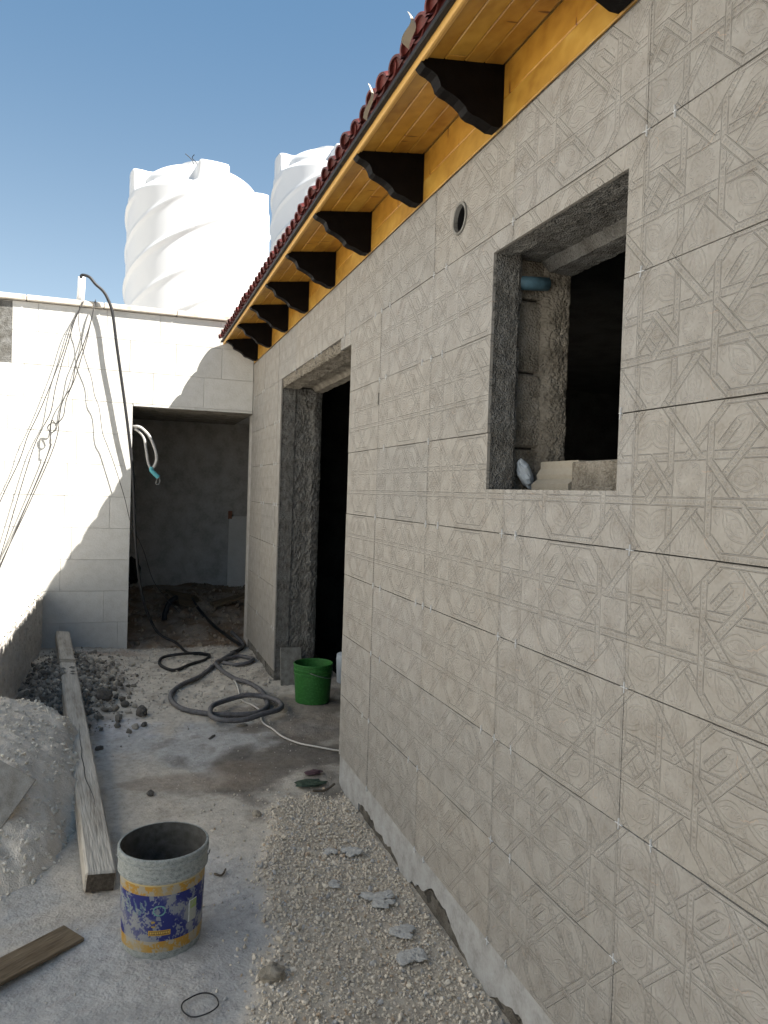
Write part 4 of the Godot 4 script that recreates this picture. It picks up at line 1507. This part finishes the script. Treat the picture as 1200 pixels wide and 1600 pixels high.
	# pale conduits with a taped end
	var t := thing("conduit_bundle", "pair of bent pale conduits with a teal taped end in the dark doorway", "conduit", V(0.05, 0.5, -7.0))
	s = begin(true)
	var off := V(-0.05, -0.5, 7.0)
	tube(s, smooth_line([V(0.045, 0.515, -7.05) + off, V(0.09, 0.515, -6.99) + off, V(0.13, 0.495, -6.98) + off, V(0.19, 0.43, -6.98) + off, V(0.24, 0.31, -6.98) + off, V(0.25, 0.23, -6.98) + off, V(0.235, 0.18, -6.98) + off, V(0.212, 0.145, -6.98) + off], 6), 0.0125, 10)
	obj("conduit", s, M.pale_conduit, t)
	s = begin(true)
	tube(s, smooth_line([V(0.045, 0.50, -7.07) + off, V(0.09, 0.48, -7.0) + off, V(0.14, 0.42, -6.99) + off, V(0.163, 0.31, -6.99) + off, V(0.18, 0.21, -6.99) + off, V(0.20, 0.16, -6.99) + off, V(0.21, 0.14, -6.985) + off], 6), 0.011, 10)
	obj("conduit", s, M.pale_conduit, t)
	s = begin(true)
	tube(s, smooth_line([V(0.213, 0.165, -6.982) + off, V(0.21, 0.14, -6.98) + off, V(0.226, 0.12, -6.975) + off, V(0.252, 0.095, -6.97) + off, V(0.272, 0.078, -6.97) + off], 5), 0.019, 10, 0.05)
	obj("tape_wrap", s, M.teal, t)
	s = begin(true)
	tube(s, smooth_line([V(0.270, 0.08, -6.97) + off, V(0.285, 0.05, -6.97) + off, V(0.27, 0.015, -6.97) + off, V(0.25, 0.025, -6.97) + off, V(0.262, 0.07, -6.97) + off], 6), 0.003, 6)
	obj("wire_loop", s, M.steel_wire, t)
	# pipe standing on the coping
	s = begin(true)
	tube(s, PackedVector3Array([V(0, 0, 0), V(0.006, 0.12, 0), V(0.008, 0.215, 0)]), 0.031, 16)
	var pipe := obj("roof_pipe", s, M.pvc)
	pipe.position = V(-0.405, 1.552, -7.05)
	tag(pipe, "short white plastic pipe standing on the coping, hose coming out of it", "pipe")


# ================================================================ timber
func timbers() -> void:
	var a := V(-0.055, -1.462, -2.93)
	var b := V(-0.478, -1.285, -6.9)
	var dir := (b - a).normalized()
	var right := dir.cross(Vector3.UP).normalized()
	var upv := right.cross(dir)
	var t := thing("timber_beam", "long dusty square timber beam lying from the floor up onto the rubble", "beam", a)
	var bs := Basis(right, upv, -dir).rotated(dir, 0.10)
	var s := begin()
	box(s, Vector3.ZERO, V(0.108, 0.076, a.distance_to(b)), 0.008, Basis.IDENTITY, 2)
	var body := obj("beam", s, M.old_wood, t)
	body.transform = Transform3D(bs, (b - a) * 0.5)
	s = begin()
	rough(s, V(-0.049, -0.033, 0.0045), V(0.098, 0, 0), V(0, 0.066, 0), 12, 8, V(0, 0, 1), 0.003, 40.0)
	obj("sawn_end", s, M.end_grain, t).transform = Transform3D(bs, Vector3.ZERO)
	s = begin()
	var prev := Vector3.ZERO
	for k in 40:      # a drying crack
		var z := -0.55 - k * 0.028
		var p := V(0.008 + 0.022 * N1.get_noise_2d(z * 1.4, 2.0) - 0.01 * (k / 40.0), 0.0384, z)
		if k:
			var w := 0.0022 * sin(PI * k / 40.0) + 0.0005
			quad(s, prev - V(w, 0, 0), prev + V(w, 0, 0), p + V(w, 0, 0), p - V(w, 0, 0), Vector3.UP)
		prev = p
	obj("drying_crack", s, M.black, t).transform = Transform3D(bs, Vector3.ZERO)
	s = begin()
	box(s, V(0, 0.0, -3.02), V(0.112, 0.080, 0.10), 0.004)
	obj("cement_smear", s, M.pale_stone, t).transform = Transform3D(bs, Vector3.ZERO)
	# plank at the left
	s = begin()
	box(s, Vector3.ZERO, V(0.42, 0.014, 0.105), 0.003, Basis.IDENTITY, 0)
	var plank := obj("plank", s, M.brown_wood)
	plank.position = V(-0.285, -1.478, -2.52)
	plank.rotation = V(0.10, 0.72, -0.04)
	tag(plank, "short brown wooden plank lying at the bottom left corner", "plank")
	# grey board stuck in the sand
	var tb := thing("board", "thin grey board with a reddish edge leaning on the sand at the left", "board", V(-0.48, -1.27, -3.33))
	s = begin()
	box(s, Vector3.ZERO, V(0.20, 0.30, 0.012), 0.002)
	obj("board_face", s, M.ply, tb)
	s = begin()
	box(s, V(0, -0.155, 0), V(0.20, 0.010, 0.013), 0.002)
	obj("board_edge", s, M.red_edge, tb)
	tb.rotation = V(-0.75, 0.35, -0.75)
	# boards in the dark room
	s = begin()
	box(s, Vector3.ZERO, V(0.42, 0.02, 0.36), 0.003, Basis.IDENTITY, 0)
	var wb := obj("board", s, M.brown_wood)
	wb.position = V(0.68, -1.235, -8.5)
	wb.rotation = V(0.35, 0.5, -0.25)
	tag(wb, "brown board tilted on the rubble in the dark room", "board")
	s = begin()
	box(s, Vector3.ZERO, V(0.46, 0.03, 0.12), 0.004, Basis.IDENTITY, 0)
	var w2 := obj("board", s, M.brown_wood)
	w2.position = V(1.12, gy(1.12, -8.3) + 0.07, -8.3)
	w2.rotation = V(0.1, 0.3, 0.2)
	tag(w2, "short brown offcut right of the tilted board in the dark room", "board")
	var pt := thing("leaning_panel", "pale worn panel standing against the back of the dark room", "panel", V(1.36, -1.25, -9.27))
	s = begin()
	box(s, V(0, 0.46, 0), V(0.34, 0.92, 0.035), 0.004)
	obj("panel_face", s, M.cream, pt)
	s = begin()
	box(s, V(-0.155, 0.93, 0.0), V(0.05, 0.10, 0.036), 0.004)
	obj("red_corner", s, M.red_edge, pt)
	pt.rotation = V(-0.10, -0.12, 0)
	line("pipe_piece", "short bent black pipe standing on the floor of the dark room", "pipe", [V(0.40, gy(0.40, -7.9) + 0.02, -7.9), V(0.405, -1.28, -7.92), V(0.45, -1.17, -7.95), V(0.52, -1.13, -8.0)], 0.026, M.black_hose, 6, 10)
	var s3 := begin()
	s3.append_from(done(rock(V(0.16, 0.30, 0.16), 71, 0.4)), 0, Transform3D.IDENTITY)
	var sack := put(s3.commit(), "sack", M.black)
	sack.position = V(0.10, -0.98, -9.2)
	tag(sack, "black crumpled sack at the left of the dark room behind the doorway", "sack")


# ================================================================ pails
func handle(s: SurfaceTool, r: float, y: float, drop: float, toward: float) -> void:
	var p := []
	for k in 13:
		var f := PI * k / 12.0
		p.append(V(cos(f) * r, y - sin(f) * drop, sin(f) * r * 0.999).rotated(Vector3.UP, toward))
	tube(s, smooth_line(p, 3), 0.0022, 6)


func buckets() -> void:
	# the paint pail in front
	var t := thing("pail", "dirty white paint pail with scuffed blue and yellow print in the foreground", "bucket", V(0.147, gy(0.147, -2.58) - 0.004, -2.58))
	var s := begin(true)
	lathe(s, Vector3.ZERO, [Vector2(0.118, 0.0), Vector2(0.0001, 0.0)], 56)
	lathe(s, Vector3.ZERO, [Vector2(0.1415, 0.318), Vector2(0.1425, 0.262), Vector2(0.1445, 0.260), Vector2(0.1445, 0.252), Vector2(0.1355, 0.248), Vector2(0.1275, 0.016), Vector2(0.125, 0.0), Vector2(0.118, 0.0)], 56)
	lathe(s, Vector3.ZERO, [Vector2(0.1380, 0.325), Vector2(0.1425, 0.325), Vector2(0.1455, 0.322), Vector2(0.1455, 0.313), Vector2(0.1425, 0.311), Vector2(0.1425, 0.306), Vector2(0.1465, 0.304), Vector2(0.1465, 0.297), Vector2(0.1425, 0.294)], 56)
	obj("pail_wall", s, M.pail, t)
	s = begin(true)
	lathe(s, Vector3.ZERO, [Vector2(0.0001, 0.03), Vector2(0.118, 0.03), Vector2(0.1375, 0.3245)], 56)
	obj("pail_inside", s, M.pail_in, t)
	s = begin(true)
	var n := 64
	for k in n:
		var f0 := TAU * k / n
		var f1 := TAU * (k + 1) / n
		for j in 4:
			var v0 := j / 4.0
			var v1 := (j + 1) / 4.0
			var q := []
			for e in [[f0, v0], [f1, v0], [f1, v1], [f0, v1]]:
				var rr: float = lerpf(0.1358, 0.1286, e[1])
				q.append(V(cos(e[0]) * rr, lerpf(0.243, 0.024, e[1]), sin(e[0]) * rr))
			var u0 := 1.0 - float(k) / n
			var u1 := 1.0 - (k + 1.0) / n
			quad(s, q[0], q[1], q[2], q[3], q[0] + q[2] - V(0, 0.27, 0), Vector2(u0, v0), Vector2(u1, v0), Vector2(u1, v1), Vector2(u0, v1))
	obj("printed_label", s, M.label, t)
	s = begin(true)
	handle(s, 0.150, 0.285, 0.12, PI - 0.3)
	obj("handle", s, M.steel_wire, t)
	t.rotation.y = 0.15
	# the green pail in the doorway
	var gt := thing("pail", "small green plastic pail standing in the house doorway", "bucket", V(1.265, gy(1.265, -5.12) - 0.002, -5.12))
	s = begin(true)
	lathe(s, Vector3.ZERO, [Vector2(0.0001, 0.02), Vector2(0.110, 0.02), Vector2(0.129, 0.268), Vector2(0.133, 0.272), Vector2(0.138, 0.268), Vector2(0.138, 0.256), Vector2(0.133, 0.253), Vector2(0.133, 0.236), Vector2(0.137, 0.234), Vector2(0.137, 0.226), Vector2(0.133, 0.222), Vector2(0.132, 0.208), Vector2(0.135, 0.206), Vector2(0.135, 0.199), Vector2(0.131, 0.196), Vector2(0.119, 0.006), Vector2(0.115, 0.0), Vector2(0.0001, 0.0)], 48)
	obj("pail_wall", s, M.green, gt)
	s = begin(true)
	handle(s, 0.139, 0.225, 0.05, 1.2)
	obj("handle", s, M.steel_wire, gt)


# ================================================================ small things
func small_things() -> void:
	# panel leaning in the doorway
	var s := begin()
	box(s, V(0, 0.14, 0), V(0.16, 0.28, 0.012), 0.002)
	var p := obj("wall_panel", s, M.panel)
	p.position = V(1.20, gy(1.2, -5.52) - 0.005, -5.52)
	p.rotation = V(-0.22, 0.0, 0.0)
	tag(p, "small grey tile panel leaning on the door reveal behind the green pail", "panel")
	s = begin(true)
	lathe(s, Vector3.ZERO, [Vector2(0.0001, 0.215), Vector2(0.075, 0.215), Vector2(0.10, 0.205), Vector2(0.103, 0.17), Vector2(0.095, 0.0), Vector2(0.0001, 0.0)], 28)
	var b := obj("pail", s, M.bag)
	b.position = V(1.60, gy(1.6, -5.3) + 0.06, -5.35)
	tag(b, "pale blue-white container half hidden behind the door edge", "bucket")
	# ring on the ground
	s = begin(true)
	var ring := []
	for k in 20:
		var f := TAU * k / 20.0
		ring.append(V(cos(f) * 0.052, 0.003 + 0.006 * absf(sin(f * 1.5)), sin(f) * 0.048))
	tube(s, smooth_line(ring, 3, true), 0.0022, 6)
	var ro := obj("wire_ring", s, M.black_hose)
	ro.position = V(0.237, gy(0.237, -2.19) + 0.004, -2.19)
	tag(ro, "thin black ring lying flat on the floor in front of the paint pail", "ring")
	# scraps of plastic at the far edge of the gravel
	s = begin()
	s.append_from(done(rock(V(0.15, 0.02, 0.08), 81, 0.7)), 0, Transform3D.IDENTITY)
	var sc := put(s.commit(), "plastic_scrap", M.dark_green)
	sc.position = V(0.93, gy(0.93, -3.77) + 0.012, -3.77)
	tag(sc, "crumpled dark green plastic scrap where the gravel begins", "scrap")
	s = begin()
	s.append_from(done(rock(V(0.09, 0.02, 0.05), 83, 0.7)), 0, Transform3D.IDENTITY)
	var s2 := put(s.commit(), "plastic_scrap", M.purple)
	s2.position = V(0.97, gy(0.97, -3.87) + 0.012, -3.87)
	tag(s2, "small dark purple scrap just behind the green plastic one", "scrap")
	line("stick", "thin dark stick lying beside the green plastic scrap", "stick", [V(0.93, gy(0.93, -3.70) + 0.012, -3.70), V(0.99, gy(0.99, -3.69) + 0.02, -3.69), V(1.05, gy(1.05, -3.72) + 0.03, -3.72)], 0.006, M.end_grain, 4, 6)
	line("twig", "short curved twig on the pale floor left of the gravel", "stick", [V(0.36, gy(0.36, -2.95) + 0.006, -2.95), V(0.385, gy(0.385, -2.93) + 0.008, -2.93), V(0.405, gy(0.405, -2.97) + 0.008, -2.97)], 0.004, M.end_grain, 4, 6)
	# things in the window
	var st_ := thing("sill_stone", "pale dressed stone block lying on the window sill", "stone block", V(1.29, 0.018, -2.0))
	s = begin()
	var pr := PackedVector2Array([Vector2(0.05, 0.0), Vector2(0.052, 0.028), Vector2(0.030, 0.044), Vector2(0.034, 0.058), Vector2(0.020, 0.078), Vector2(0.020, 0.1), Vector2(-0.07, 0.1), Vector2(-0.07, 0.0)])
	prism(s, pr, func(q: Vector2, t: float) -> Vector3: return V(-q.x, q.y, lerpf(-0.165, 0.05, t)), no_uv)
	obj("block_front", s, M.dressed, st_)
	s = begin()
	slab(s, V(-0.045, 0.0, 0.054), V(0.09, 0.094, 0.49), 0.004)
	obj("block_rest", s, M.lintel, st_)
	s = begin(true)
	tube(s, PackedVector3Array([V(-0.055, 0, 0), V(0, 0.002, 0), V(0.055, 0.004, 0)]), 0.022, 16)
	var bt := obj("pipe_sleeve", s, M.blue)
	bt.position = V(1.245, 0.70, -2.215)
	bt.rotation.z = 0.04
	tag(bt, "short blue pipe sleeve under the window lintel", "pipe")
	s = begin()
	s.append_from(done(rock(V(0.045, 0.10, 0.05), 87, 0.4)), 0, Transform3D(Basis(V(0, 0, 1), 0.5), Vector3.ZERO))
	var bg := put(s.commit(), "plastic_bag", M.bag)
	bg.position = V(1.235, 0.075, -2.20)
	tag(bg, "crumpled pale plastic bag beside the sill stone in the window", "bag")
